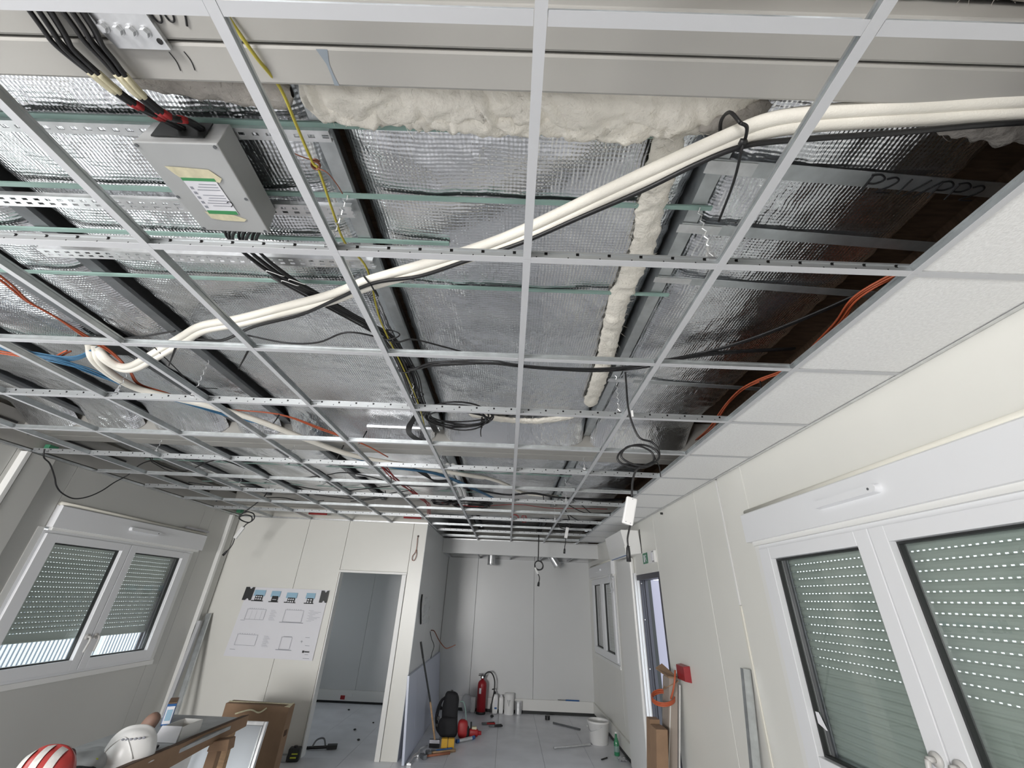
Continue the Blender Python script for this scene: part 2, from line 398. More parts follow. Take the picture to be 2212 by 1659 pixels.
# partition across the room (y = 6.02)
wb = struct('wall_partition')
for (a, b, z0, z1) in [(-4.1, -3.017, 0, ZC), (-3.017, -2.419, 0, ZC), (-2.419, -2.394, 0, 2.005), (-2.419, -1.457, 2.035, ZC), (-1.457, -1.255, 0, ZC)]:
    MB().box(a + .002, b - .002, 6.02, 6.11, z0, z1).build('wall_panel', 'wall', wb, bevel=.003)
MB().box(-4.2, -1.26, 6.03, 6.10, ZC, 3.1).build('upper_wall', 'whitewall', wb)
d2 = struct('door_2', label='open white framed doorway in the partition')
MB().box(-2.419, -1.457, 6.0, 6.12, 2.005, 2.034).build('door_head', 'trim', d2, bevel=.003)
MB().box(-1.521, -1.460, 6.0, 6.12, 0, 2.004).build('door_jamb', 'trim', d2, bevel=.003)
MB().box(-2.41, -2.392, 6.0, 6.12, 0, 2.004).build('door_jamb', 'trim', d2, bevel=.003)
# small room behind it
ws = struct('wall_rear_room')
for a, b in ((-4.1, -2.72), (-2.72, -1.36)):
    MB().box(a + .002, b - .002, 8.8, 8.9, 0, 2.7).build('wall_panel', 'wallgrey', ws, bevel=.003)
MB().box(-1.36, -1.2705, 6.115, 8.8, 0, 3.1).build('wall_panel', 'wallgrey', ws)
MB().box(-4.1, -1.36, 6.12, 8.8, 2.55, 2.6).build('room_ceiling', 'tile', ws)
bs = struct('baseboard_rear_room')
MB().box(-4.1, -1.37, 8.765, 8.798, 0.035, 0.19).build('cable_trunking', 'trim', bs, bevel=.003)
MB().box(-4.1, -1.37, 8.775, 8.797, 0, 0.03).build('floor_edge', 'gasket', bs)

# corridor: left wall and end wall
wc = struct('wall_corridor')
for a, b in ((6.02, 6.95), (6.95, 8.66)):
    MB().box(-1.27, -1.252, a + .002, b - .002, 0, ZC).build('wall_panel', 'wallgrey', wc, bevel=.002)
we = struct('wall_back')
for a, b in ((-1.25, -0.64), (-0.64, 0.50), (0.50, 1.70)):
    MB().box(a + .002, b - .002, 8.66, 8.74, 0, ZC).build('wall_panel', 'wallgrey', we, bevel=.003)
MB().box(-1.3, 1.9, 8.75, 8.9, 0, 3.1).build('wall_core', 'whitewall', we)
be = struct('baseboard_back')
MB().box(-1.1, 1.60, 8.625, 8.658, 0.045, 0.205).build('cable_trunking', 'trim', be, bevel=.003)
MB().box(-1.25, 1.60, 8.635, 8.657, 0, 0.045).build('floor_edge', 'gasket', be)
br = struct('baseboard_right', (1.70, 0, 0), RW_A)
MB().box(-8.62, -6.24, -0.018, -.0005, 0.0, 0.045).build('floor_edge', 'gasket', br)
MB().box(-8.62, -6.24, -0.028, -.0005, 0.05, 0.20).build('cable_trunking', 'wall', br, bevel=.003)
so = struct('trim_5', label='dropped soffit across the far end of the corridor')
MB().box(-1.25, 1.615, 7.68, 7.75, 2.465, 2.70).build('soffit_face', 'wallgrey', so, bevel=.003)
# rear wall behind the photographer, with an opening added for the rear fill light
wk = struct('wall_front')
for (a, b, z0, z1) in [(-4.1, -3.8, 0, 3.1), (-3.8, -2.0, 0, .965), (-3.8, -2.0, 2.16, 3.1), (-2.0, 1.76, 0, 3.1)]:
    MB().box(a, b, -3.3, -3.2, z0, z1).build('wall_panel', 'wall', wk)

# ================================================================ ROOF VOID
ce = struct('ceiling')
MB().box(-4.3, 1.95, -3.4, 9.0, 3.14, 3.2).build('roof_deck', 'brown', ce)
MB().box(1.66, 1.72, -3.3, 2.75, 2.74, 3.14).build('side_fascia', 'brown', ce)
MB().box(1.62, 1.70, 3.02, 8.7, 2.74, 3.14).build('side_fascia', 'brown', ce)
# left side steel beam with slots and bolts
MB().box(-4.16, -4.09, -3.3, 6.0, 2.73, 2.98).build('edge_beam', 'beam', ce)
for y in (2.9, 3.1, 4.5, 4.7, 5.4):
    MB().cyl((-4.092, y, 2.80 + .03 * (int(y * 10) % 2)), (-4.082, y, 2.80 + .03 * (int(y * 10) % 2)), 0.012, seg=10).build('bolt', 'galvdark', ce)
for y0, y1 in ((2.35, 2.78), (3.0, 3.85), (4.4, 5.2)):
    MB().box(-4.091, -4.080, y0, y1, 2.872, 2.886).build('edge_slot', 'dark_gap', ce)
def beam(y0, y1, x0=-4.1, x1=1.68, z0=2.85):
    s = 0.006
    prof = [(y0 + s, z0), (y1 - s, z0), (y1 - s * .3, z0 + s * .3), (y1, z0 + s), (y1, z0 + .28), (y0, z0 + .28), (y0, z0 + s), (y0 + s * .3, z0 + s * .3)]
    n = len(prof)
    MB().add([(x0, a, b) for a, b in prof] + [(x1, a, b) for a, b in prof],
             [tuple(range(n)), tuple(range(2 * n - 1, n - 1, -1))] + [(i, (i + 1) % n, n + (i + 1) % n, n + i) for i in range(n)]).build('beam', 'beam', ce)
for c, hb_ in ((0.1165, .083), (2.975, .14), (5.86, .083)):
    beam(c - hb_, c - .0018); beam(c + .0018, c + hb_)
    MB().box(-4.1, 1.68, c - .002, c + .002, 2.90, 2.95).build('beam_joint', 'dark_gap', ce)
# dull steel joists
JX = (-3.6, -3.05, -2.35, -1.9, -0.63, 0.583)
def joist(x, y0, y1, w=0.05, m='galvdark'):
    mb = MB()
    mb.box(x - w / 2, x + w / 2, y0, y1, 2.978, 2.983).box(x - w / 2, x - w / 2 + .003, y0, y1, 2.983, 3.135).box(x + w / 2 - .003, x + w / 2, y0, y1, 2.983, 2.998)
    mb.build('joist', m, ce)
for x in JX:
    mm = 'galv' if x in (-0.63, .583) else 'galvdark'
    w = 0.062 if x < -1 else .05
    joist(x, 0.2, 2.82, w, mm); joist(x, 3.0, 5.77, w, mm)
for x in (-0.63, 0.583): joist(x, 5.95, 8.6, .05, 'galvdark'); joist(x, -1.6, 0.03, .05, 'galv')
# steel noggins on the right side, with a turned-up connecting tab
def noggin(y0, y1, x1=1.6, ys=0.055, z=2.972):
    p = [(.555, y0, z), (x1, y0 + ys, z), (x1, y1 + ys, z), (.555, y1, z)]
    o = MB().hexa(p + [(a, b, c + .004) for a, b, c in p]).build('noggin', 'galv', ce)
    MB().hexa([(.545, y0 + .004, z - .004), (.70, y0 + .010, z - .004), (.70, y1 + .004, z - .004), (.545, y1 - .004, z - .004), (.545, y0 + .004, z - .001), (.70, y0 + .010, z - .001), (.70, y1 + .004, z - .001), (.545, y1 - .004, z - .001)]).build('noggin_tab', 'galvlight', o)
    return o
noggin(.425, .475); noggin(.665, .708); noggin(.935, .972); noggin(1.82, 1.86)
for y in (3.25, 3.75, 4.5): noggin(y, y + .045)
# green laths under the joists
for (y, xa, xb) in ((.362, -4.08, .40), (.60, -4.08, .63), (.80, -4.08, -.30), (1.05, -4.08, .64), (1.62, -4.08, -2.4), (3.35, -4.08, .63), (4.05, -4.08, .63), (5.0, -4.08, .63)):
    MB().box(xa, xb, y - .008, y + .008, 2.968, 2.976).build('lath', 'lath', ce)
# slotted steel rails
def slotted_rail(x0, x1, y, z, w=.042, m='galvlight', rows=2):
    mb = MB(); pitch = 0.042; gap = .020
    bars = [(-w / 2, -w / 2 + .008), (-.004, .004), (w / 2 - .008, w / 2)] if rows == 2 else [(-w / 2, -w / 2 + .010), (w / 2 - .010, w / 2)]
    for a, b in bars: mb.box(x0, x1, y + a, y + b, z, z + .0025)
    for q in range(len(bars) - 1):
        x = x0
        while x < x1:
            mb.box(x, min(x + pitch - gap, x1), y + bars[q][1], y + bars[q + 1][0], z, z + .0025); x += pitch
    mb.box(x0, x1, y + w / 2, y + w / 2 + .002, z, z + .02); mb.box(x0, x1, y - w / 2 - .002, y - w / 2, z, z + .02)
    return mb.build('slotted_rail', m, ce)
slotted_rail(-2.2, -.62, .650, 2.948); slotted_rail(-2.0, -.62, .905, 2.948)
slotted_rail(-2.2, -.60, .385, 2.952, w=.03, rows=1)
slotted_rail(-1.75, -.70, 4.12, 2.90); slotted_rail(-1.2, -.62, 2.72, 2.93)
# bolted splice plate under the beam, upper left
sp = MB().hexa([(-.99, .055, 2.838), (-.845, .055, 2.838), (-.838, .128, 2.838), (-.96, .128, 2.838), (-.99, .055, 2.849), (-.845, .055, 2.849), (-.838, .128, 2.849), (-.96, .128, 2.849)]).build('splice_plate', 'galvlight', ce)
for i, (x, y) in enumerate(((-.958, .088), (-.928, .092), (-.900, .093), (-.870, .095))):
    MB().cyl((x, y, 2.8355), (x, y, 2.8385), .0115, seg=16).cyl((x, y, 2.828), (x, y, 2.8356), .0085, .0092, seg=6).build('bolt', 'galvlight', sp, smooth=False)
MB().cyl((-.851, .112, 2.8365), (-.851, .112, 2.8385), .006, seg=12).build('bolt_hole', 'dark_gap', sp)
# marker writing on beam, noggin and joist
GL = {'6': [[(.7, 1), (.3, .8), (.1, .35), (.3, 0), (.65, .1), (.7, .4), (.4, .5), (.15, .3)]], '0': [[(.4, 1), (.1, .6), (.2, .1), (.55, .05), (.75, .5), (.6, .95), (.4, 1)]],
      ')': [[(.2, 1.25), (.6, .8), (.65, .3), (.35, -.2)]], '(': [[(.6, 1.25), (.25, .8), (.2, .3), (.5, -.2)]], 'P': [[(.22, -.05), (.16, 1)], [(.08, .98), (.5, 1.08), (.88, .82), (.62, .52), (.20, .48)]],
      '2': [[(.05, .85), (.4, 1), (.7, .8), (.5, .4), (.05, .02), (.75, .05)]], '1': [[(.35, 1), (.3, 0)]], '/': [[(.75, 1.05), (.05, -.1)]], 'Z': [[(.05, 1), (.7, .95), (.1, .05), (.75, 0)]],
      '-': [[(.1, .45), (.6, .5)]], '3': [[(.1, .95), (.6, .9), (.3, .55), (.65, .3), (.4, 0), (.05, .1)]], 'L': [[(.2, 1), (.35, .5), (.3, 0)]]}
def writing(text, o, ux, uy, h, r, name='marker_writing'):
    mb = MB(); x = 0.0; o = Vector(o); ux = Vector(ux); uy = Vector(uy)
    for ch in text:
        for st in GL.get(ch, []):
            mb.tube(sm([o + ux * (x + a * h) + uy * (b * h) for a, b in st], 4), r, 5)
        x += h * (.62 if ch in '1/' else .95)
    return mb.build(name, 'marker', ce)
writing('600)', (-.872, .085, 2.849), (.75, -.05, 0), (.02, -1, 0), .040, .0021)
writing('LL', (-.865, .175, 2.849), (1.0, -.05, 0), (.1, -1, 0), .038, .001)
writing('P21//PP2', (1.06, .513, 2.9685), (1.12, .07, 0), (.02, -1, 0), .054, .0026)
writing('Z11-3', (.60, 1.62, 2.977), (.10, .75, 0), (-.85, .1, 0), .034, .0026)
def drip(u, v):
    w = .010 * max(0, 1 - 2.6 * v) + .0035 + .009 * max(0, v - .72)
    return (-.492 + (u - .5) * 2 * w + .008 * v, .122 + .074 * v, 2.8493)
MB().grid(4, 10, drip).build('paint_stain', 'stain', ce)

# ---------------------------------------------------------------- foil faced insulation
def foil(x0, x1, y0, y1, label, seed, z=3.0, sag=.018, curl=.05, wr=.010, step=.022, drop=0.0):
    nu = max(8, int((x1 - x0) / step)); nv = max(8, int((y1 - y0) / step)); sd = Vector((seed * 3.7, seed * 1.3, seed * .7))
    def f(u, v):
        x = x0 + (x1 - x0) * u; y = y0 + (y1 - y0) * v
        e = min(u, 1 - u) * (x1 - x0); ey = min(v, 1 - v) * (y1 - y0)
        zz = z - sag * (sin(pi * u) ** .6) * (.6 + .4 * sin(pi * v) ** .5)
        zz += curl * math.exp(-e / .035) + curl * .5 * math.exp(-ey / .03)
        p = Vector((x, y, 0))
        edge = math.exp(-e / .16)
        n1 = noise.noise(Vector((x * 5, y * 2.0, 0)) + sd)
        n2 = 1 - abs(noise.noise(Vector((x * 7 + 2.2 * n1, y * 13 - 4 * x, 3)) + sd)) * 2
        n3 = noise.noise(p * 32 + sd)
        zz += wr * n1 + (.004 + .010 * edge) * n2 * .6 + (.0012 + .004 * edge) * n3
        if drop: zz -= drop * max(0, min(1, (v - .90) / .10)) ** 1.5 + curl * .5 * math.exp(-ey / .03) * (v > .5)
        return (x, y, zz)
    o = MB().grid(nu, nv, f).build('insulation_blanket', 'foil', smooth=True)
    return tag(o, label, 'insulation')
BX = [(-4.09, -3.64, 'beside the left edge beam'), (-3.56, -3.09, 'second bay from the left edge beam'), (-3.01, -2.39, 'third bay from the left edge beam'), (-2.31, -1.94, 'narrow bay left of the blue cables'), (-1.86, -.67, 'bay above the grey distribution box'), (-.595, .545, 'middle bay with the torn wool seam'), (.61, 1.40, 'right bay crossed by steel noggins')]
NEAR = ['silver foil insulation near the beam, ' + t for *_, t in BX]
FAR = ['crinkled silver foil insulation beyond the second beam, bay beside the left wall', 'crinkled silver foil beyond the second beam, second bay from left wall', 'crinkled silver foil beyond the second beam, third bay from left wall', 'crinkled silver foil beyond the second beam, narrow fourth bay', 'crinkled silver foil beyond the second beam, above the red cables', 'smooth silver foil beyond the second beam, bay left of the far joist', 'dark crinkled foil beyond the second beam, beside the ceiling tiles']
for i, (a, b, t) in enumerate(BX):
    if i == 4: foil(a, b, .20, 2.83, NEAR[i], i + 1, sag=.012, wr=.006, drop=.125)
    elif i == 5: foil(a, b, .30, 2.83, NEAR[i], i + 1, sag=.022, wr=.010, drop=.115)
    else: foil(a, b, .20, 2.83, NEAR[i], i + 1, drop=.125, wr=.014)
    foil(a, b, 3.10, 5.76, FAR[i], i + 21, wr=.028, step=.024, sag=.03)
foil(-1.24, -.67, 5.96, 8.6, 'silver foil over the corridor, left bay', 41, wr=.014, step=.035)
foil(-.595, .545, 5.96, 8.6, 'silver foil over the corridor, middle bay', 42, wr=.014, step=.035)
foil(.61, 1.5, 5.96, 8.6, 'silver foil over the corridor, right bay beside the tiles', 43, wr=.014, step=.035)
foil(-1.24, 1.6, 7.77, 8.65, 'dull silver foil above the low grid behind the soffit', 46, z=2.58, wr=.02, step=.04)
foil(-2.0, .54, -1.5, .0, 'silver foil behind the near beam, above the top edge', 44, z=2.97, wr=.012, step=.03)
foil(.61, 1.66, -1.5, .0, 'silver foil behind the near beam, top right corner', 45, z=2.93, wr=.012, step=.025)

# ---------------------------------------------------------------- glass wool
def wool(name, path, w, t, label, m='wool', seed=0, amp=.02, nu=26, per=.012, tag_it=True):
    P = sm(path, max(2, int(60 / len(path)))); L = sum((P[i + 1] - P[i]).length for i in range(len(P) - 1)); nv = max(10, int(L / per))
    def at(v):
        s = v * (len(P) - 1); i = min(int(s), len(P) - 2); return P[i].lerp(P[i + 1], s - i), (P[min(i + 1, len(P) - 1)] - P[i]).normalized()
    def f(u, v):
        c, d = at(v); n = Vector((-d.y, d.x, 0)).normalized()
        a = 2 * pi * u
        k = max(0.05, min(1, min(v, 1 - v) * L / .03)) ** .5
        q = c + n * (cos(a) * w / 2 * k) + Vector((0, 0, sin(a) * t / 2 * k))
        wx = noise.noise(Vector((q.x * 9, q.y * 9, seed))) * .35
        nn = noise.noise(Vector((q.x * 7, q.y * 30 + wx * 6, q.z * 46 + seed + wx * 8)))
        n2 = noise.fractal(Vector((q.x * 26, q.y * 40, q.z * 60 + seed)), 1.0, 2.1, 4)
        fold = abs(noise.noise(Vector((q.x * 4, q.y * 22 + wx * 8, q.z * 34 + seed * 2)))) - .22
        tuft = max(0, noise.noise(Vector((q.x * 17, q.y * 15, seed + 5))) - .25)
        return q + (n * cos(a) + Vector((0, 0, sin(a)))) * (amp * .55 * nn + amp * .30 * n2 + amp * 1.5 * fold + amp * 1.2 * tuft)
    mb = MB().grid(nu, nv, f)
    rnd = random.Random(seed + 100); fv = MB()
    for _ in range(int(L * 260)):
        p0 = f(rnd.random(), rnd.random()); d = Vector((rnd.gauss(0, 1), rnd.gauss(0, .6), rnd.gauss(-.3, .7))).normalized(); e = Vector((rnd.gauss(0, 1), rnd.gauss(0, 1), rnd.gauss(0, 1))).normalized()
        l = rnd.uniform(.008, .03)
        fv.tube([p0 - d * .003, p0 + d * l * .35 + e * l * .05, p0 + d * l * .7 + e * l * .2, p0 + d * l + e * l * .45], [.0007, .0006, .0005, .0002], 3, False)
    o_ = mb.build(name, m, smooth=True)
    fo = fv.build('fibres', m, o_, smooth=True); fo['kind'] = 'stuff'
    return tag(o_, label, 'insulation')
wool('mineral_wool', [(-.63, .255, 2.965), (-.3, .26, 2.955), (0, .268, 2.96), (.3, .262, 2.958), (.60, .25, 2.965)], .155, .10, 'cream glass wool bulging out below the beige beam', seed=1, amp=.022, nu=40, per=.008)
wool('mineral_wool', [(-.62, .30, 2.945), (-.3, .318, 2.945), (0, .326, 2.94), (.3, .322, 2.946), (.52, .31, 2.955)], .06, .05, 'ragged lower lip of the cream glass wool under the beam', seed=9, amp=.016, nu=26, per=.008)
wool('mineral_wool', [(-1.12, .215, 2.965), (-.9, .24, 2.955), (-.66, .27, 2.955)], .10, .07, 'grey glass wool edge beside the black cable bundle', 'woolgrey', seed=4, amp=.016)
wool('mineral_wool', [(.39, .30, 2.962), (.405, .43, 2.965), (.425, .62, 2.972), (.45, .82, 2.974), (.435, 1.1, 2.974), (.475, 1.57, 2.974), (.505, 2.25, 2.976)], .095, .035, 'long cream wool strip showing through the torn foil seam', seed=6, amp=.012, per=.012)
wool('mineral_wool', [(-.36, 2.44, 2.965), (-.1, 2.50, 2.96), (.15, 2.50, 2.96), (.42, 2.40, 2.965)], .075, .03, 'horizontal cream wool tear beyond the coiled black cables', seed=8, amp=.010)
wool('mineral_wool', [(.46, .315, 2.93), (.55, .28, 2.925), (.63, .255, 2.94)], .055, .035, 'loose foil backed wool flap behind the white pipes', 'woolgrey', seed=12, amp=.008)
wool('mineral_wool', [(1.0, .235, 2.965), (1.25, .285, 2.955), (1.55, .30, 2.955)], .10, .05, 'grey wool batt at the far right under the beam', 'woolgrey', seed=14, amp=.014)
wool('mineral_wool', [(.30, -.012, 2.935), (.6, -.008, 2.93), (1.1, .0, 2.92), (1.66, -.02, 2.92)], .05, .03, 'grey wool edge along the top border of the near foil', 'woolgrey', seed=15, amp=.008)
for i, (a, b, c) in enumerate(((.2, 1.3, 3.19),)):
    wool('mineral_wool', [(a, c, 2.96), ((a + b) / 2, c + .03, 2.95), (b, c, 2.96)], .13, .022, ('cream wool tuft beyond the second beam, near the tiles',)[i], seed=20 + i, amp=.02)

# ================================================================ SUSPENDED GRID
gr = thing('ceiling_grid', 'white suspended ceiling grid of open tee bars, mostly without tiles', 'ceiling grid', (0, 0, ZC))
CX = [-3.6, -3.0, -2.4, -1.8, -1.204, -.605, 0.0, .604, 1.205]
def tee_piece(name, p0, p1, h, slotted):
    """a tee bar: white enamelled flange facing the room, steel web and bulb above it"""
    L = (Vector(p1) - Vector(p0)).length
    key = (round(L, 3), h, slotted)
    if key not in tee_piece.cache:
        a = MB().box(0, L, -.012, .012, 0, .0012).build(name, 'tee', gr)
        b = MB().box(0, L, -.0008, .0008, .0012, h).box(0, L, -.004, .004, h - .007, h).build('web', 'web' if slotted else 'galv', a)
        tee_piece.cache[key] = (a.data, b.data)
    else:
        da, db = tee_piece.cache[key]
        a = bpy.data.objects.new(name, da); COL.objects.link(a); a.parent = gr
        b = bpy.data.objects.new('web', db); COL.objects.link(b); b.parent = a
    d = Vector(p1) - Vector(p0)
    a.location = p0; a.rotation_euler = (0, 0, atan2(d.y, d.x))
tee_piece.cache = {}
for k in range(7):                                   # main tees across the room
    y = .6 + 1.2 * (k - 1)
    if y < 6.0: tee_piece('main_tee', (-4.09, y, 0), (1.68, y, 0), .038, True)
    else: tee_piece('main_tee', (-1.24, y, 0), (1.61, y, 0), .038, True)
tee_piece('main_tee', (-1.24, 7.3, 0), (1.61, 7.3, 0), .038, True)
for x in CX:                                         # long cross tees between main tees
    for y0, y1 in ((-.6, .6), (.6, 1.8), (1.8, 3.0), (3.0, 4.2), (4.2, 5.4), (5.4, 6.01), (5.4, 6.6), (6.6, 7.3), (7.3, 7.67)):
        if x < -1.21 and y1 > 6.02: continue
        if x > -1.21 and y1 == 6.01: continue
        if x < -1.2 and x > -1.21 and y0 >= 6.0: continue
        tee_piece('cross_tee', (x, y0 + .001, -.0006), (x, y1 - .001, -.0006), .034, False)
for j in range(0, 7):                                # short cross tees
    y = 1.2 * j
    ends = ([-4.09] if y < 6 else []) + [x for x in CX if y < 6 or x > -1.21] + [1.68 if y < 6 else 1.61]
    for a, b in zip(ends[:-1], ends[1:]):
        tee_piece('short_cross_tee', (a + .013, y, 0), (b - .013, y, 0), .030, False)
def angle(p0, p1, side):
    p0 = Vector(p0); p1 = Vector(p1); d = p1 - p0; L = d.length
    a = MB().box(0, L, 0, .022 * side if side > 0 else 0, 0, .0012) if False else MB()
    if side > 0: a.box(0, L, 0, .022, -.0012, 0).box(0, L, 0, .0012, 0, .022)
    else: a.box(0, L, -.022, 0, -.0012, 0).box(0, L, -.0012, 0, 0, .022)
    o = a.build('wall_angle', 'galvlight', gr); o.location = p0; o.rotation_euler = (0, 0, atan2(d.y, d.x))
angle((-4.098, -1, 0), (-4.098, 6.0, 0), -1)
angle((1.712, -1, 0), (1.606, 7.66, 0), 1)
angle((-4.09, 6.018, 0), (-1.25, 6.018, 0), -1)
angle((-1.249, 6.02, 0), (-1.249, 7.67, 0), -1)
angle((-1.25, 7.678, 0), (1.61, 7.678, 0), -1)
# hanger wires with clips from the main tees up to the joists
for (x, y) in ((-.63, .6), (.583, .6), (-2.35, 1.8), (-1.9, 1.8), (-.63, 1.8), (.583, 1.8), (-3.05, 3.0), (-1.9, 3.0), (-.63, 3.0), (.583, 3.0), (-3.05, 4.2), (-1.9, 4.2), (-.63, 4.2), (.583, 4.2), (-1.9, 5.4), (.583, 5.4)):
    pts = [(x + .006 * sin(i * 2.1), y + .006 * cos(i * 2.1), .03 + i * .0125) for i in range(21)]
    h = MB().tube(pts, .0022, 5).build('hanger_wire', 'galvlight', gr)
    MB().box(x - .012, x + .012, y - .004, y + .004, .026, .060).box(x - .004, x + .004, y - .006, y + .006, .06, .085).build('hanger_clip', 'galvlight', h)
# tiles laid in the right hand column
TL = ['nearest mineral fibre tile at the right border, cut by the frame', 'large mineral fibre tile above the near window', 'third white ceiling tile counted from the photographer', 'fourth white ceiling tile counted from the photographer', 'fifth white ceiling tile, over the module joint', 'sixth white ceiling tile counted from the photographer', 'seventh white ceiling tile counted from the photographer', 'eighth white ceiling tile counted from the photographer', 'ninth white ceiling tile, before the air conditioner', 'tenth white ceiling tile, above the air conditioner', 'eleventh white ceiling tile, behind the air conditioner', 'twelfth white ceiling tile, next to the soffit', 'thirteenth ceiling tile, a narrow strip touching the soffit']
for k in range(-1, 12):
    y0 = .6 * k; y1 = y0 + .6
    y1 = min(y1, 7.66)
    if y0 > 7.6: break
    e = RW((y0 + y1) / 2, .004).x
    o = MB().box(1.213 - 1.2, e - 1.2, y0 + .008, y1 - .008, 0, .015).build('ceiling_tile', 'tile', None, loc=(1.2, 0, ZC + .0035))
    tag(o, TL[k + 1], 'ceiling tile', 'ceiling tiles along the right wall')

# lowered ceiling grid behind the soffit
g2 = thing('ceiling_grid', 'lower ceiling grid behind the soffit at the corridor end', 'ceiling grid', (0, 0, 2.468))
for x in (-1.2, -.61, 0.0, .6, 1.16):
    MB().box(x - .012, x + .012, 7.75, 8.655, 0, .0015).box(x - .001, x + .001, 7.75, 8.655, .0015, .035).build('cross_tee', 'tee', g2)
MB().box(-1.25, 1.6, 8.63, 8.655, .002, .0035).build('wall_angle', 'tee', g2); MB().box(-1.248, -1.225, 7.75, 8.655, .002, .0035).build('wall_angle', 'tee', g2)
MB().box(1.575, 1.598, 7.75, 8.655, .002, .0035).build('wall_angle', 'tee', g2)
def duct(loc, rot, label):
    t = thing('duct_collar', label, 'duct', loc); R = Matrix.Rotation(rot, 3, 'Y')
    prof = [(.068, 0), (.070, .0), (.070, -.16), (.064, -.16), (.064, -.01), (.068, -.01)]
    MB().lathe([(.069, .17), (.069, -.10), (.063, -.10), (.063, .16)], 20, rot=R).build('sleeve', 'galvlight', t, smooth=False)
    MB().lathe([(.071, -.085), (.074, -.092), (.074, -.10), (.071, -.104)], 20, rot=R).build('rim', 'galvlight', t, smooth=True)
duct((-.36, 8.2, 2.43), 0, 'straight round steel duct collar hanging below the rear soffit')
duct((.86, 8.2, 2.44), -.6, 'tilted round steel duct collar hanging below the rear soffit')

# ================================================================ WINDOWS
slat_cache = {}
def slat_mesh(hw, slotted, mname):
    k = (round(hw, 3), slotted, mname)
    if k in slat_cache: return slat_cache[k]
    mb = MB(); h = .0335
    prof = [(0.0, .0), (-.0045, .006), (-.0065, h / 2), (-.0045, h - .006), (0, h), (.003, h), (.003, 0)]
    n = len(prof)
    mb.add([(-hw, a, b) for a, b in prof] + [(hw, a, b) for a, b in prof], [(i, (i + 1) % n, n + (i + 1) % n, n + i) for i in range(n)])
    if slotted:                                  # hooked lower lip with light slots
        mb.box(-hw, hw, 0, .002, -.0018, .0002)
        x = -hw
        while x < hw:
            mb.box(x, min(x + .015, hw), 0, .002, -.0065, -.0018); x += .028
    else:
        mb.box(-hw, hw, 0, .002, -.0066, .0002)
    o = mb.build('slat', mname); me = o.data; bpy.data.objects.remove(o); slat_cache[k] = me
    return me
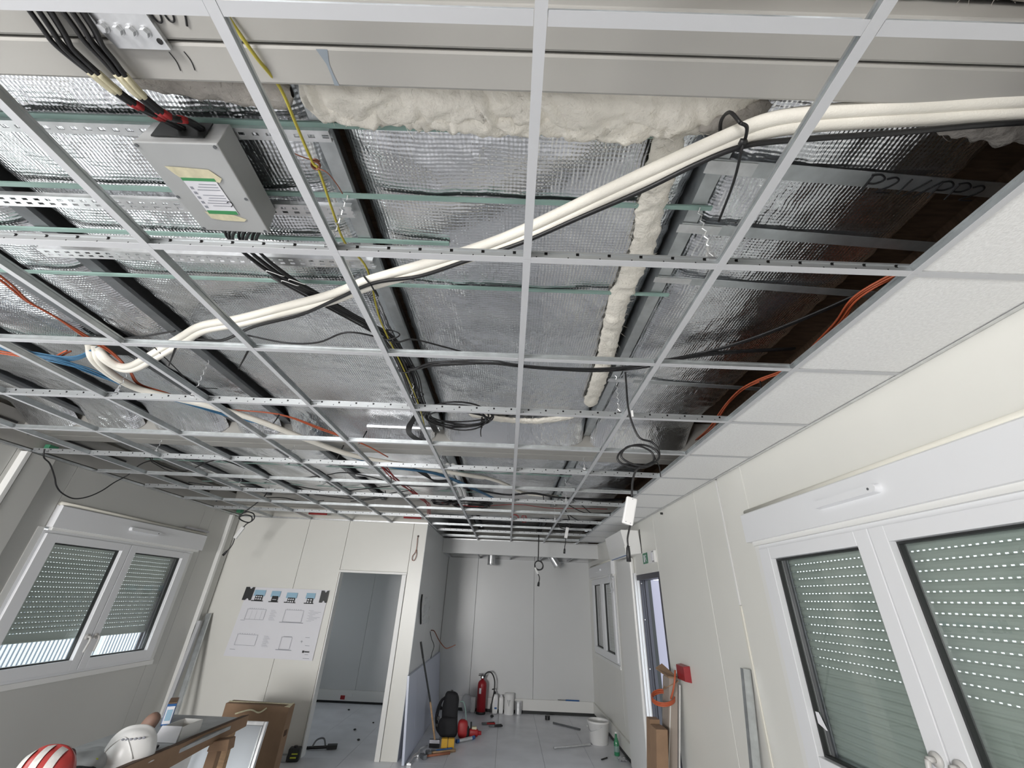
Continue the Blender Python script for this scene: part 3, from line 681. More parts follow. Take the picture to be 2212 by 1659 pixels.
def window(name, loc, rz, hw=.93, box=True, zb=None, slotted_rows=99, slat_m='slat', label=None, handle=True, box_dx=0.0, tape=False):
    w = struct(name, loc, rz, label)
    z0, z1 = .985, 2.14
    f = MB().box(-hw, hw, -.012, .07, z1 - .022, z1).box(-hw, hw, -.012, .07, z0, z0 + .022).box(-hw, -hw + .022, -.012, .07, z0 + .022, z1 - .022).box(hw - .022, hw, -.012, .07, z0 + .022, z1 - .022)
    f.build('window_frame', 'pvc', w)
    MB().box(-hw - .055, -hw, -.010, 0, z0 - .02, z1 + .02).box(hw, hw + .055, -.010, 0, z0 - .02, z1 + .02).box(-hw - .055, hw + .055, -.022, 0, z0 - .045, z0 - .002).build('window_trim', 'trim', w, bevel=.002)
    for sgn in (-1, 1):
        a, b = (-hw + .024, -.004) if sgn < 0 else (.004, hw - .024)
        ga, gb = a + .108, b - .084
        if sgn > 0: ga, gb = a + .084, b - .108
        gz0, gz1 = 1.095, 2.048; sz0, sz1 = z0 + .024, z1 - .024
        y0, y1 = -.034, .04
        s = MB()
        def bar(xa, xb, za, zb_):
            s.box(xa, xb, y0, y1, za, zb_)
        bar(a, ga, sz0, sz1); bar(gb, b, sz0, sz1); bar(ga, gb, sz0, gz0); bar(ga, gb, gz1, sz1)
        so_ = s.build('sash', 'pvc', w, bevel=.003)
        e = .010
        MB().box(ga, ga + e, .0, .03, gz0, gz1).box(gb - e, gb, .0, .03, gz0, gz1).box(ga + e, gb - e, .0, .03, gz0, gz0 + e).box(ga + e, gb - e, .0, .03, gz1 - e, gz1).build('gasket', 'gasket', so_)
        MB().box(ga + e * .5, gb - e * .5, .012, .016, gz0 + e * .5, gz1 - e * .5).build('pane', 'glass', so_)
        if handle:
            hx = (b - .045) if sgn < 0 else (a + .04)
            hd = MB().cyl((hx, -.034, 1.28), (hx, -.046, 1.28), .026, .024, 18).cyl((hx, -.046, 1.28), (hx, -.075, 1.28), .010, seg=12)
            hd.tube(sm([(hx, -.072, 1.28), (hx, -.078, 1.25), (hx + .004 * sgn, -.074, 1.20), (hx + .006 * sgn, -.07, 1.155)], 4), [.010] * 13, 10)
            hd.build('handle', 'handlegrey', so_, smooth=True)
    for sgn in (-1, 1):          # shutter guide rails
        x = sgn * (hw - .105)
        xo = sgn * (hw - .001); MB().box(x - .018, x + .018, .072, .080, .99, 2.12).box(x - .018, x + .018, .115, .12, .99, 2.12).box(min(x + .018 * sgn, xo), max(x + .018 * sgn, xo), .072, .12, .99, 2.12).build('guide_rail', 'alu', w)
    if box:
        bh = hw + .058
        P = [(0, 2.165), (-.060, 2.165), (-.060, 2.343), (-.048, 2.352), (0, 2.352)]; n = len(P)
        B = MB().add([(-bh + box_dx, a, b) for a, b in P] + [(bh + box_dx, a, b) for a, b in P], [tuple(range(n)), tuple(range(2 * n - 1, n - 1, -1))] + [(i, (i + 1) % n, n + (i + 1) % n, n + i) for i in range(n)])
        bo = B.build('shutter_box', 'pvc', w)
        MB().tube([(-bh + box_dx, -.016, 2.366), (bh + box_dx, -.016, 2.366)], .018, 10).build('top_bead', 'cream', w, smooth=True)
        MB().box(-bh + .03 + box_dx, bh - .03 + box_dx, -.035, .0, 2.14, 2.165).build('box_underside', 'trim', w)
        v = MB()
        pr = [(-.185 + .022 * cos(a), .022 * sin(a)) for a in [pi / 2 + i * pi / 8 for i in range(9)]] + [(.185 + .022 * cos(a), .022 * sin(a)) for a in [-pi / 2 + i * pi / 8 for i in range(9)]]
        n = len(pr); x0 = -.02 + box_dx
        v.add([(x0 + a, -.060, 2.262 + b) for a, b in pr] + [(x0 + a * .985, -.090, 2.262 + b * .75) for a, b in pr], [tuple(range(n)), tuple(range(n, 2 * n))] + [(i, (i + 1) % n, n + (i + 1) % n, n + i) for i in range(n)])
        vo = v.build('air_vent', 'pvc', bo)
        MB().cyl((x0 + .165, -.0915, 2.262), (x0 + .165, -.089, 2.262), .006, seg=10).build('air_vent_screw', 'galvdark', bo)
    if zb is not None:
        z = 2.10; i = 0
        while z - .040 > zb + .05:
            z -= .040
            o = bpy.data.objects.new('slat', slat_mesh(hw - .088, i < slotted_rows, slat_m)); COL.objects.link(o); o.parent = w; o.location = (0, .095, z); i += 1
        MB().box(-hw + .1, hw - .1, .088, .100, zb, z - .007).box(-hw + .1, hw - .1, .082, .104, zb, zb + .012).build('shutter_end_bar', 'slatw', w)
        MB().box(-hw + .05, hw - .05, .08, .11, 2.10, 2.135).build('shutter_slot', 'gasket', w)
    return w
w1 = window('window_1', RW(1.635), RW_A, zb=1.03, slotted_rows=15, label='large white two-sash window on the right with closed roller shutter')
MB().hexa([(-.79, .005, 1.235), (-.735, .005, 1.215), (-.73, .009, 1.215), (-.785, .009, 1.235), (-.795, .004, 1.285), (-.765, .004, 1.285), (-.765, .008, 1.285), (-.795, .008, 1.285)]).build('paper_tab', 'paper', w1)
window('window_2', (-4.10, 4.355, 0), pi / 2, zb=1.262, slat_m='slatw', label='left white two-sash window with roller shutter not fully lowered', box_dx=.07)
window('window_3', RW(7.42), RW_A, hw=.83, zb=1.03, slotted_rows=0, label='small white two-sash window at the corridor end', handle=False)
window('window_4', (-4.10, 1.55, 0), pi / 2, hw=.91, box=False, label='unshuttered white window on the left wall, left of the frame')
# loose cover strip above window 2
tag(MB().box(-4.062, -4.045, 5.0, 5.43, 2.385, 2.405).build('cover_profile', 'alu'), 'thin grey profile resting on the left window shutter box', 'profile')

# ================================================================ OUTER DOOR
d1 = struct('door_1', (1.70, 0, 0), RW_A, 'outer door standing open on the right wall')
MB().box(-5.44, -4.585, .0, .12, 2.035, 2.094).build('door_head', 'darkframe', d1)
MB().box(-5.438, -5.40, .061, .12, 0, 2.034).box(-5.40, -5.385, .085, .12, 0, 2.034).build('door_jamb', 'darkframe', d1)
MB().box(-5.438, -5.424, .0, .060, 0, 2.034).build('jamb_liner', 'pvc', d1)
MB().box(-5.423, -5.405, .03, .060, 0, 2.034).build('jamb_profile', 'darkframe', d1)
MB().box(-4.63, -4.587, .0, .12, 0, 2.034).build('door_jamb', 'darkframe', d1)
for z in (2.0, 1.6, 1.1, .6, .2):
    MB().cyl((-5.404, .045, z), (-5.400, .045, z), .006, seg=10).build('jamb_screw', 'white', d1)
MB().box(-5.44, -4.585, .0, .12, -.01, .02).build('threshold', 'alu', d1)
lf = bpy.data.objects.new('door_leaf', None); COL.objects.link(lf); lf.parent = d1
lf.location = (-5.50, .135, 0); lf.rotation_euler = (0, 0, pi / 2 + .10)
MB().box(.055, .84, -.02, .02, .03, 2.05).build('leaf_panel', 'leaf', lf, bevel=.003)
MB().box(.0, .054, -.025, .022, .03, 2.06).build('leaf_edge', 'gasket', lf)
for x in (.12, .40, .62): MB().box(x, x + .006, .0195, .0235, .05, 2.03).build('leaf_rib', 'trim', lf)
MB().box(.10, .34, .022, .07, 1.955, 2.02).box(.34, .60, .03, .05, 1.99, 2.005).build('door_closer', 'white', lf)
for z in (1.80, 1.55, .9, .3): MB().box(-.06, .0, -.02, .02, z, z + .10).build('door_hinge', 'gasket', lf)

# ================================================================ OUTSIDE
gd = struct('ground'); MB().box(-40, 40, -40, 50, -.45, -.30).build('paving', 'ground', gd)
fb = thing('wire_fence', 'white welded wire fence standing outside the left window', 'fence', (-7.0, 0, -.3))
for y in range(4, 17, 2): MB().box(-.03, .03, y - .03, y + .03, 0, 1.9).build('post', 'white', fb)
wm = MB()
for i in range(12 * 15): wm.box(-.006, .006, 4 + i / 15 - .007, 4 + i / 15 + .007, .05, 1.85)
for z in (.05, .45, .85, 1.25, 1.65, 1.84): wm.box(-.009, .009, 4, 16, z - .010, z + .010)
o = wm.build('wire_panel', 'fence', fb); o['kind'] = 'stuff'
b0 = thing('white_container', 'pale cabin building beyond the fence outside the left window', 'building', (-13, 9, -.3))
MB().box(-1.5, 1.5, -3, 6, .0, 2.8).build('wall', 'facade', b0); MB().box(-1.6, 1.6, -3.1, 6.1, 2.8, 2.95).build('roof', 'alu', b0)
MB().box(1.5, 1.53, 0, 1.2, .9, 2.0).build('window', 'bluep', b0)
sh = thing('shrub', 'green shrub seen through the gap beside the open door', 'shrub', (3.1, 9.4, -.3))
MB().ell((0, 0, .55), (.45, .6, .55), 24, 16, nz=.4, nf=6).build('foliage', 'leafgreen', sh); MB().cyl((0, 0, 0), (0, 0, .3), .04).build('stem', 'wood', sh)
b1 = thing('grey_cabin', 'pale blue-grey cabin outside the open door', 'building', (4.2, 13, -.3))
MB().box(-1.6, 2.2, 0, 4, 0, 2.2).build('wall', 'facade', b1); MB().box(-1.7, 2.3, -.1, 4.1, 2.2, 2.3).build('roof', 'darkframe', b1)

# ================================================================ DISTRIBUTION BOX
bx = thing('distribution_box', 'grey metal distribution box with taped paper label below foil insulation', 'junction box', (-.995, .502, 2.85))
MB().hexa([(-.116, -.150, .002), (.120, -.152, .002), (.106, .152, .0), (-.116, .148, .0), (-.112, -.146, .098), (.116, -.148, .098), (.102, .148, .094), (-.112, .144, .094)]).build('body', 'boxgrey', bx, bevel=.003)
MB().hexa([(-.119, -.153, -.010), (.123, -.155, -.010), (.109, .155, -.012), (-.119, .151, -.012), (-.119, -.153, .003), (.123, -.155, .003), (.109, .155, .001), (-.119, .151, .001)]).build('lid', 'boxgrey', bx, bevel=.003)
for (x, y) in ((.112, -.146), (-.110, -.144), (.098, .146), (-.110, .142), (.104, .02), (-.112, .02)):
    MB().cyl((x, y, -.013), (x, y, -.0095), .005, seg=10).build('screw', 'galvdark', bx)
MB().box(-.075, .075, -.156, -.1525, .018, .085).build('cable_opening', 'gasket', bx)
MB().box(-.04, .09, .1475, .151, .018, .085).build('cable_opening', 'gasket', bx)
def sheet(x0, x1, y0, y1, z, skew=0): return MB().hexa([(x0, y0, z), (x1, y0, z), (x1 + skew, y1, z), (x0 + skew, y1, z), (x0, y0, z + .0006), (x1, y0, z + .0006), (x1 + skew, y1, z + .0006), (x0 + skew, y1, z + .0006)])
lb = sheet(-.052, .048, -.052, .078, -.0134).build('paper_label', 'paper', bx)
sheet(-.053, .049, -.050, -.040, -.0141).build('label_band', 'green', lb); sheet(-.050, .046, .066, .079, -.0141).build('label_band', 'green', lb)
q = MB()
for i in range(9):
    y = -.030 + i * .0095
    if i in (3,): continue
    a = -.012 - .004 * ((i * 7) % 5); q.add(*[(lambda m: (m.v, m.f))(sheet(a, .042, y, y + .0022, -.0141))][0])
for i in range(5): 
    m_ = sheet(-.046, -.037, -.02 + i * .017, -.011 + i * .017, -.0141); q.add(m_.v, m_.f)
q.build('label_text', 'ink', lb)
def torn(pts, z): 
    n = len(pts); return MB().add([(a, b, z) for a, b in pts] + [(a, b, z + .0004) for a, b in pts], [tuple(range(n)), tuple(range(n, 2 * n))] + [(i, (i + 1) % n, n + (i + 1) % n, n + i) for i in range(n)])
torn([(-.075, -.085), (-.01, -.082), (.05, -.078), (.072, -.05), (.058, -.036), (.02, -.044), (-.05, -.045), (-.062, -.06)], -.0138).build('masking_tape', 'tapey', bx)
torn([(-.06, .070), (-.045, .076), (.03, .082), (.062, .098), (.05, .107), (-.02, .105), (-.055, .098)], -.0138).build('masking_tape', 'tapey', bx)
MB().tube(sm([(.035, .035, -.0135), (.045, .03, -.0135), (.05, .04, -.0135), (.04, .05, -.0135)], 4), .0012, 5).build('marker_tick', 'marker', bx)

# black power cables into and out of the box
LB = [(-1.066, .030, 2.835), (-1.067, .092, 2.825), (-1.068, .118, 2.82), (-1.059, .146, 2.82), (-1.047, .172, 2.82), (-1.032, .216, 2.825), (-1.017, .259, 2.84), (-1.005, .309, 2.875), (-.995, .345, 2.90)]
RB = [(-.997, .030, 2.835), (-.992, .086, 2.825), (-.993, .113, 2.82), (-.988, .144, 2.82), (-.985, .174, 2.82), (-.977, .225, 2.825), (-.96, .28, 2.84), (-.945, .309, 2.875), (-.94, .345, 2.90)]
pos = [(-.016, 0), (-.008, .010), (0, -.003), (.008, .009), (.016, 0)]
for base, nm in ((LB, 'left'), (RB, 'right')):
    for i, (du, dz) in enumerate(pos):
        spread_ = [Vector(p) for p in base]
        P = []
        for k, p in enumerate(spread_):
            t = k / (len(base) - 1); wdn = 1.5 - 1.0 * min(1, t * 1.7)
            P.append(p + Vector((du * wdn, du * .25 * wdn, dz)))
        c = cable('black_power_cable', P, .0052, 'black', 'black power cable in the %s bundle entering the top of the grey box' % nm, 'cable', 'black cables entering the grey box, %s bundle' % nm)
        for (k0, k1, mm, nn) in ((4, 5, 'tapey', 'cream_tape_sleeve'), (5.75, 6.15, 'redtape', 'red_tape_band'), (6.55, 6.9, 'redtape', 'red_tape_band')):
            S = sm(P, 6); a = int(k0 * 6); b = max(a + 2, int(k1 * 6))
            MB().tube(S[a:b + 1], .0062, 8).build(nn, mm, c, smooth=True)
OUT = [(-1.06, .66, 2.90), (-1.063, .76, 2.90), (-1.01, .93, 2.905), (-.93, 1.04, 2.91), (-.80, 1.18, 2.90), (-.70, 1.29, 2.895), (-.655, 1.42, 2.89), (-.647, 1.69, 2.89), (-.664, 2.0, 2.89), (-.67, 2.3, 2.89)]
for i in range(8):
    du = (i - 3.5) * .013; dz = -.006 * (i % 3)
    P = [Vector(p) + Vector((du * (1 if k < 6 else .75), du * .5 if k < 6 else 0, dz + .004 * sin(k + i * 2.1))) for k, p in enumerate(OUT)]
    P[0].x = -1.03 + i * .016; P[0].y = .655
    c = cable('black_power_cable', P, .0055, 'black', 'black power cable leaving the lower end of the grey box towards the joist', 'cable', 'black cables leaving the grey box')
for i, (x, y, z) in enumerate(((-1.02, .91, 2.893), (-.985, .965, 2.893), (-.95, .955, 2.893))):
    tag(MB().tube(sm([(x - .03, y, z), (x - .01, y - .02, z - .012), (x + .03, y + .01, z - .008), (x + .035, y + .02, z)], 4), .0018, 6).build('cable_tie', 'white', smooth=True), ('small white tie on the black cables, left one below the grey box', 'small white tie on the black cables, middle one below the grey box', 'small white tie on the black cables, right one below the grey box')[i], 'cable tie')

# white insulated pipe pair with its black cable
PP = [(1.75, .165, 2.865), (1.182, .197, 2.86), (.964, .216, 2.86), (.804, .23, 2.86), (.686, .242, 2.858), (.592, .261, 2.856), (.506, .306, 2.856), (.374, .39, 2.86), (.222, .486, 2.86), (.016, .619, 2.86), (-.144, .707, 2.86), (-.377, .81, 2.86), (-.515, .867, 2.86), (-.64, .918, 2.857), (-.805, 1.007, 2.86), (-1.05, 1.108, 2.865), (-1.322, 1.217, 2.87), (-1.543, 1.286, 2.87), (-1.70, 1.38, 2.87), (-1.779, 1.43, 2.87), (-2.018, 1.575, 2.86), (-2.215, 1.69, 2.855), (-2.311, 1.708, 2.86), (-2.353, 1.649, 2.88), (-2.385, 1.612, 2.92)]
cable('insulated_pipe', offs(PP, .012, .0), .0185, 'pipe', 'upper thick white insulated pipe crossing the ceiling void diagonally', 'pipe', n=8, seg=14)
cable('insulated_pipe', offs(PP, -.012, -.010), .0170, 'pipe', 'lower white insulated pipe lying against the thicker one, crossing diagonally', 'pipe', n=8, seg=14)
BK = [(1.7, .165, 2.83), (1.162, .199, 2.82), (.904, .231, 2.82), (.639, .26, 2.82), (.533, .281, 2.82), (.436, .334, 2.82), (.313, .422, 2.822), (.154, .519, 2.822), (-.029, .634, 2.825), (-.225, .727, 2.825), (-.408, .818, 2.83), (-.597, .866, 2.83), (-.782, .972, 2.83), (-.99, 1.092, 2.83), (-1.251, 1.194, 2.83), (-1.483, 1.323, 2.83), (-1.666, 1.355, 2.86)]
cable('black_cable', offs(BK, -.016), .0072, 'black', 'black cable running along the underside of the white insulated pipes', 'cable')
# big zip tie at the right hand end of the pipes
t = MB(); t.tube(sm([(.500, .225, 2.80), (.525, .24, 2.805), (.54, .29, 2.812), (.535, .315, 2.84), (.515, .32, 2.875), (.490, .27, 2.882), (.486, .228, 2.85), (.500, .225, 2.80)], 5), .0045, 6)
t.tube(sm([(.531, .275, 2.796), (.56, .38, 2.80), (.585, .52, 2.81)], 4), .0038, 6); t.box(.522, .538, .265, .280, 2.794, 2.806)
tag(t.build('cable_tie', 'black', smooth=True), 'long black cable tie around the white pipes, tail hanging down', 'cable tie')
t = MB().tube(sm([(-.60, .885, 2.822), (-.59, .93, 2.815), (-.60, .965, 2.84), (-.63, .96, 2.885), (-.645, .90, 2.88), (-.62, .87, 2.84), (-.60, .885, 2.822)], 5), .0035, 6)
tag(t.build('cable_tie', 'black', smooth=True), 'black cable tie around the white pipes at the middle joist', 'cable tie')

# yellow green earth wire with copper knot
EW = [(-.70, -.04, 2.86), (-.675, .044, 2.845), (-.664, .079, 2.84), (-.647, .138, 2.84), (-.634, .211, 2.86), (-.635, .30, 2.86), (-.636, .404, 2.86), (-.628, .433, 2.86), (-.642, .581, 2.86), (-.654, .72, 2.87), (-.63, .886, 2.90), (-.66, 1.193, 2.88), (-.651, 1.623, 2.875), (-.656, 2.117, 2.87), (-.70, 2.75, 2.84)]
ew = cable('earth_wire', EW, .0042, 'earth', 'yellow-green earth wire with a copper knot near the middle joist', 'wire')
k = MB().tube([(-.632 + .012 * cos(a), .415 + .012 * sin(a), 2.856 + a * .0009) for a in [i * .5 for i in range(38)]], .0022, 6)
k.tube(sm([(-.632, .40, 2.86), (-.66, .38, 2.85), (-.685, .36, 2.845), (-.70, .345, 2.85)], 4), .0018, 6); k.tube(sm([(-.628, .42, 2.855), (-.60, .43, 2.85), (-.585, .47, 2.85), (-.58, .50, 2.85)], 4), .0018, 6)
k.build('copper_knot', 'copper', ew, smooth=True)

# cross run of black cables along a tee
CR = [(-.64, 1.66, 2.885), (-.575, 1.582, 2.85), (-.451, 1.514, 2.845), (-.179, 1.479, 2.845), (-.022, 1.481, 2.84), (.187, 1.509, 2.84), (.43, 1.505, 2.84), (.66, 1.463, 2.86), (.95, 1.44, 2.92), (1.4, 1.40, 2.95)]
for i in range(4):
    P = [Vector(p) + Vector((0, (i - 1.5) * .009 + .006 * sin(k * 1.7 + i), .005 * cos(k * 2.3 + i * 1.9))) for k, p in enumerate(CR)]
    cable('black_cable', P, .0048, 'black', 'black cable in the run crossing the middle bay towards the tiles', 'cable', 'black cable run across the middle bay')
TR = [(.62, 1.57, 2.92), (.709, 1.56, 2.93), (.915, 1.467, 2.93), (1.124, 1.31, 2.93), (1.3, 1.097, 2.93), (1.455, .867, 2.93), (1.6, .7, 2.93)]
for i in range(3):
    cable('black_cable', offs(TR, (i - 1) * .014, .004 * i), .005, 'black', 'black cable running up to the right above the tiles', 'cable', 'black cables leading to the right hand tiles')
cable('black_cable', [(-1.05, .95, 2.90), (-.8, 1.20, 2.88), (-.645, 1.35, 2.87), (-.55, 1.37, 2.90), (-.42, 1.47, 2.93), (-.3, 1.56, 2.95)], .0045, 'black', 'thin black cable branching off the joist into the middle bay', 'cable')
# coil of black cable hanging at the joist
def coil(center, rx, ry, tilt, n, m, r, label, cat='cable coil', group=None, rotz=0.0, jitter=.012, name='cable_coil'):
    mb = MB(); R = Matrix.Rotation(rotz, 3, 'Z') @ Matrix.Rotation(tilt, 3, 'X')
    for j in range(n):
        ph = random.uniform(0, 6.28); j1 = random.uniform(-jitter, jitter); j2 = random.uniform(-jitter, jitter)
        pts = [Vector(center) + R @ Vector(((rx + j1) * cos(a) + .004 * sin(3 * a + ph), (ry + j2) * sin(a), .008 * sin(2 * a + ph) + (j - n / 2) * r * 1.3)) for a in [i * 2 * pi / 28 for i in range(29)]]
        mb.tube(pts, r, 7, False)
    o = mb.build(name, m, smooth=True); return tag(o, label, cat, group)
coil((-.40, 2.17, 2.83), .215, .155, .0, 8, 'black', .0052, 'large flat coil of black cables hanging right of the middle joist', jitter=.035)
t = MB().tube(sm([(-.24, 2.27, 2.80), (-.25, 2.30, 2.79), (-.254, 2.36, 2.78), (-.256, 2.43, 2.79)], 4), .004, 6).cyl((-.245, 2.262, 2.79), (-.245, 2.262, 2.87), .006, seg=8)
tag(t.build('cable_tie', 'black'), 'black cable tie on the large cable coil, tail hanging', 'cable tie')
for i in range(6):
    P = [(-.66 + i * .006, 2.10, 2.89), (-.72, 2.26 + i * .012, 2.86), (-.80 + i * .004, 2.42 + i * .01, 2.84), (-.835 + i * .008, 2.62, 2.85), (-.80 + i * .012, 2.80, 2.86), (-.79 + i * .01, 3.05, 2.90)]
    cable('black_cable', P, .005, 'black', 'black cable arching left from the joist to the second beam', 'cable', 'black cables arching off the middle joist')
for i in range(5):
    P = [(-.655 + i * .012, 1.5, 2.895), (-.64 + i * .013, 1.75, 2.885), (-.665 + i * .013, 2.02, 2.885), (-.66 + i * .01, 2.4, 2.90), (-.66 + i * .01, 2.72, 2.92)]
    cable('black_cable', P, .0046, 'black', 'black cable strapped along the middle joist', 'cable', 'black cables strapped along the middle joist')
for i, (x, y) in enumerate(((-.655, 1.33), (-.645, 1.66), (-.66, 2.0))):
    t = MB().tube([(x + .05 * cos(a), y + .006 * sin(a * 2), 2.895 + .028 * sin(a)) for a in [i_ * 2 * pi / 16 for i_ in range(17)]], .0035, 6)
    t.tube([(x - .04, y, 2.885), (x - .055, y + .05, 2.87)], .003, 6)
    tag(t.build('cable_tie', 'black', smooth=True), ('black tie on joist cables where the white pipes cross', 'black tie on joist cables beside the cross run', 'black tie on joist cables above the large coil')[i], 'cable tie')

# orange conduits right
def strand(base, n, gap, r, m, label, group, name, cat='cable', wob=.004):
    for i in range(n):
        P = offs(base, (i - (n - 1) / 2) * gap); P = [p + Vector((0, 0, wob * sin(k * 1.9 + i * 2.4))) for k, p in enumerate(P)]
        cable(name, P, r, m, label, cat, group if n > 1 else None)
strand([(1.46, .80, 2.93), (1.359, .933, 2.90), (1.384, 1.086, 2.89), (1.412, 1.247, 2.89), (1.45, 1.40, 2.90)], 4, .010, .0045, 'orange', 'orange cable in the bunch above the large tile', 'orange cables above the large tile', 'orange_cable')
strand([(1.45, 1.48, 2.91), (1.41, 1.559, 2.90), (1.344, 1.643, 2.895), (1.294, 1.749, 2.89), (1.309, 1.95, 2.89), (1.349, 2.165, 2.89), (1.375, 2.35, 2.89), (1.392, 2.61, 2.90)], 3, .009, .0045, 'orange', 'orange cable looping along the edge of the ceiling tiles', 'orange cables along the tile edge', 'orange_cable')
tag(MB().tube([(1.345, 1.64, 2.90), (1.35, 1.66, 2.82), (1.36, 1.68, 2.75)], .0035, 6).build('cable_tie', 'black'), 'black tie dangling from the orange cables at the tile edge', 'cable tie')

# blue data cables, orange conduit, white pipes on the left
BL = [(-3.3, 1.35, 2.87), (-2.774, 1.497, 2.85), (-2.718, 1.586, 2.85), (-2.601, 1.651, 2.85), (-2.535, 1.751, 2.85), (-2.476, 1.908, 2.85), (-2.377, 2.041, 2.85), (-2.216, 2.204, 2.85), (-2.027, 2.428, 2.85), (-1.81, 2.54, 2.84), (-1.591, 2.874, 2.82), (-1.393, 3.218, 2.82), (-1.162, 3.473, 2.83), (-.791, 3.659, 2.84), (-.511, 4.177, 2.85), (-.22, 4.836, 2.86)]
strand(BL, 6, .009, .0042, 'blue', 'blue data cable running diagonally beneath the second beam', 'blue data cables', 'blue_cable', wob=.006)
for i in range(6):
    cable('blue_cable', [(-3.2, 1.30 + i * .03, 2.90), (-2.9, 1.50 + i * .018, 2.88), (-2.7, 1.60 + i * .014, 2.87), (-2.52, 1.63 + i * .006, 2.87), (-2.38, 1.60, 2.92)], .0042, 'blue', 'blue data cable fanning out beside the pipe opening', 'cable', 'fanned blue data cables')
OL = [(-2.24, .70, 2.90), (-2.226, .99, 2.88), (-2.269, 1.144, 2.88), (-2.26, 1.264, 2.88), (-2.266, 1.442, 2.88), (-2.261, 1.577, 2.88), (-2.33, 1.78, 2.88), (-2.427, 1.973, 2.88), (-2.341, 2.098, 2.88), (-2.198, 2.306, 2.88), (-1.74, 2.384, 2.88), (-1.481, 2.58, 2.85), (-1.228, 2.80, 2.82), (-1.10, 3.05, 2.80)]
strand(OL, 2, .012, .0048, 'orange', 'orange conduit running along the left joist to the second beam', 'orange conduits on the left', 'orange_conduit')
strand([(-3.4, 1.62, 2.88), (-3.0, 1.62, 2.88), (-2.7, 1.66, 2.87), (-2.55, 1.62, 2.9)], 2, .016, .005, 'orange', 'orange conduit entering at the left border', 'orange conduits at the left border', 'orange_conduit')
WL = [(-2.40, 1.60, 2.93), (-2.40, 1.66, 2.87), (-2.418, 1.80, 2.85), (-2.415, 1.95, 2.85), (-2.344, 2.038, 2.85), (-2.113, 2.195, 2.85), (-1.882, 2.413, 2.84), (-1.601, 2.713, 2.80), (-1.349, 3.082, 2.80), (-.918, 3.365, 2.82), (-.508, 3.618, 2.83), (-.288, 3.793, 2.85), (-.099, 4.046, 2.86), (.06, 4.406, 2.87), (.229, 4.541, 2.87), (.396, 4.56, 2.87), (.553, 4.734, 2.90)]
cable('insulated_pipe', WL, .017, 'pipe', 'white insulated pipe running beside the blue cables, left of the two', 'pipe', seg=12)
cable('insulated_pipe', offs(WL[:12], .036, .004), .017, 'pipe', 'white insulated pipe beside the blue cables, right of the two', 'pipe', seg=12)
tag(MB().hexa([(-2.47, 1.55, 2.955), (-2.22, 1.56, 2.955), (-2.2, 1.74, 2.955), (-2.45, 1.74, 2.955), (-2.47, 1.55, 2.965), (-2.22, 1.56, 2.965), (-2.2, 1.74, 2.965), (-2.45, 1.74, 2.965)]).build('opening_plate', 'gasket'), 'dark opening in the roof where the white pipes rise', 'roof opening')
for i, (a, b, lab) in enumerate((((-1.76, 1.416), (-1.894, 1.564), 'black tie tail dangling under the left end of the diagonal pipes'), ((-1.371, 1.397), (-1.52, 1.571), 'black tie tail dangling right of the pipe bend'), ((-1.126, 2.528), (-1.25, 2.749), 'black tie tail on the orange conduit before the second beam'), ((-1.66, 2.273), (-1.74, 2.366), 'short black tie on the orange conduits'), ((-1.428, 2.884), (-1.60, 3.2), 'black tie tail under the blue cables'))):
    tag(MB().tube([(a[0], a[1], 2.83), (a[0] * .6 + b[0] * .4, a[1] * .6 + b[1] * .4, 2.81), (b[0], b[1], 2.80)], [.006, .0045, .003], 6).build('cable_tie', 'black'), lab, 'cable tie')
cable('black_cable', [(-2.9, 1.45, 2.90), (-2.6, 1.47, 2.88), (-2.35, 1.46, 2.87), (-2.0, 1.42, 2.88), (-1.75, 1.36, 2.89)], .0045, 'black', 'thin black cable sagging left of the white pipe bend', 'cable')
cable('black_cable', [(-1.38, 1.36, 2.88), (-1.2, 1.40, 2.87), (-1.02, 1.37, 2.86), (-.85, 1.30, 2.88), (-.68, 1.36, 2.89)], .0045, 'black', 'thin black cable sagging between the tee and the middle joist', 'cable')
cable('black_cable', [(-1.93, 1.46, 2.86), (-1.91, 1.62, 2.82), (-1.92, 1.80, 2.80), (-1.90, 1.95, 2.86)], .0026, 'black', 'very thin black wire dangling from the left joist', 'wire')
# far black cables
cable('black_cable', [(-3.95, 2.96, 2.72), (-3.95, 2.99, 2.658), (-3.95, 3.061, 2.623), (-3.95, 3.151, 2.536), (-3.95, 3.206, 2.47), (-3.95, 3.285, 2.425), (-3.95, 3.403, 2.406), (-3.95, 3.516, 2.447), (-3.95, 3.616, 2.526), (-3.94, 3.688, 2.625), (-3.9, 3.75, 2.72), (-3.75, 3.66, 2.80), (-3.563, 3.563, 2.82), (-3.542, 3.685, 2.81), (-3.479, 3.826, 2.80), (-3.318, 3.769, 2.80), (-3.041, 3.568, 2.82), (-2.817, 3.431, 2.83)], .0055, 'black', 'black cable drooping in a loop in front of the left wall', 'cable')
cable('black_cable', [(-2.817, 3.431, 2.83), (-2.742, 3.526, 2.82), (-2.643, 3.671, 2.80), (-2.463, 3.868, 2.79), (-2.219, 3.867, 2.79), (-1.938, 3.77, 2.80), (-1.724, 3.703, 2.82), (-1.507, 3.757, 2.81), (-1.351, 3.878, 2.80), (-1.214, 4.088, 2.81), (-.918, 4.141, 2.82), (-.66, 4.25, 2.87)], .0055, 'black', 'black cable swagging across the ceiling from left wall to joist', 'cable')
tag(MB().tube([(-3.56, 3.50, 2.86), (-3.555, 3.565, 2.81), (-3.56, 3.75, 2.79), (-3.57, 3.98, 2.80)], .004, 6).tube([(-3.52, 3.5, 2.86), (-3.555, 3.565, 2.81)], .004, 6).build('cable_tie', 'black'), 'black tie holding the swagging cable near the left wall', 'cable tie')
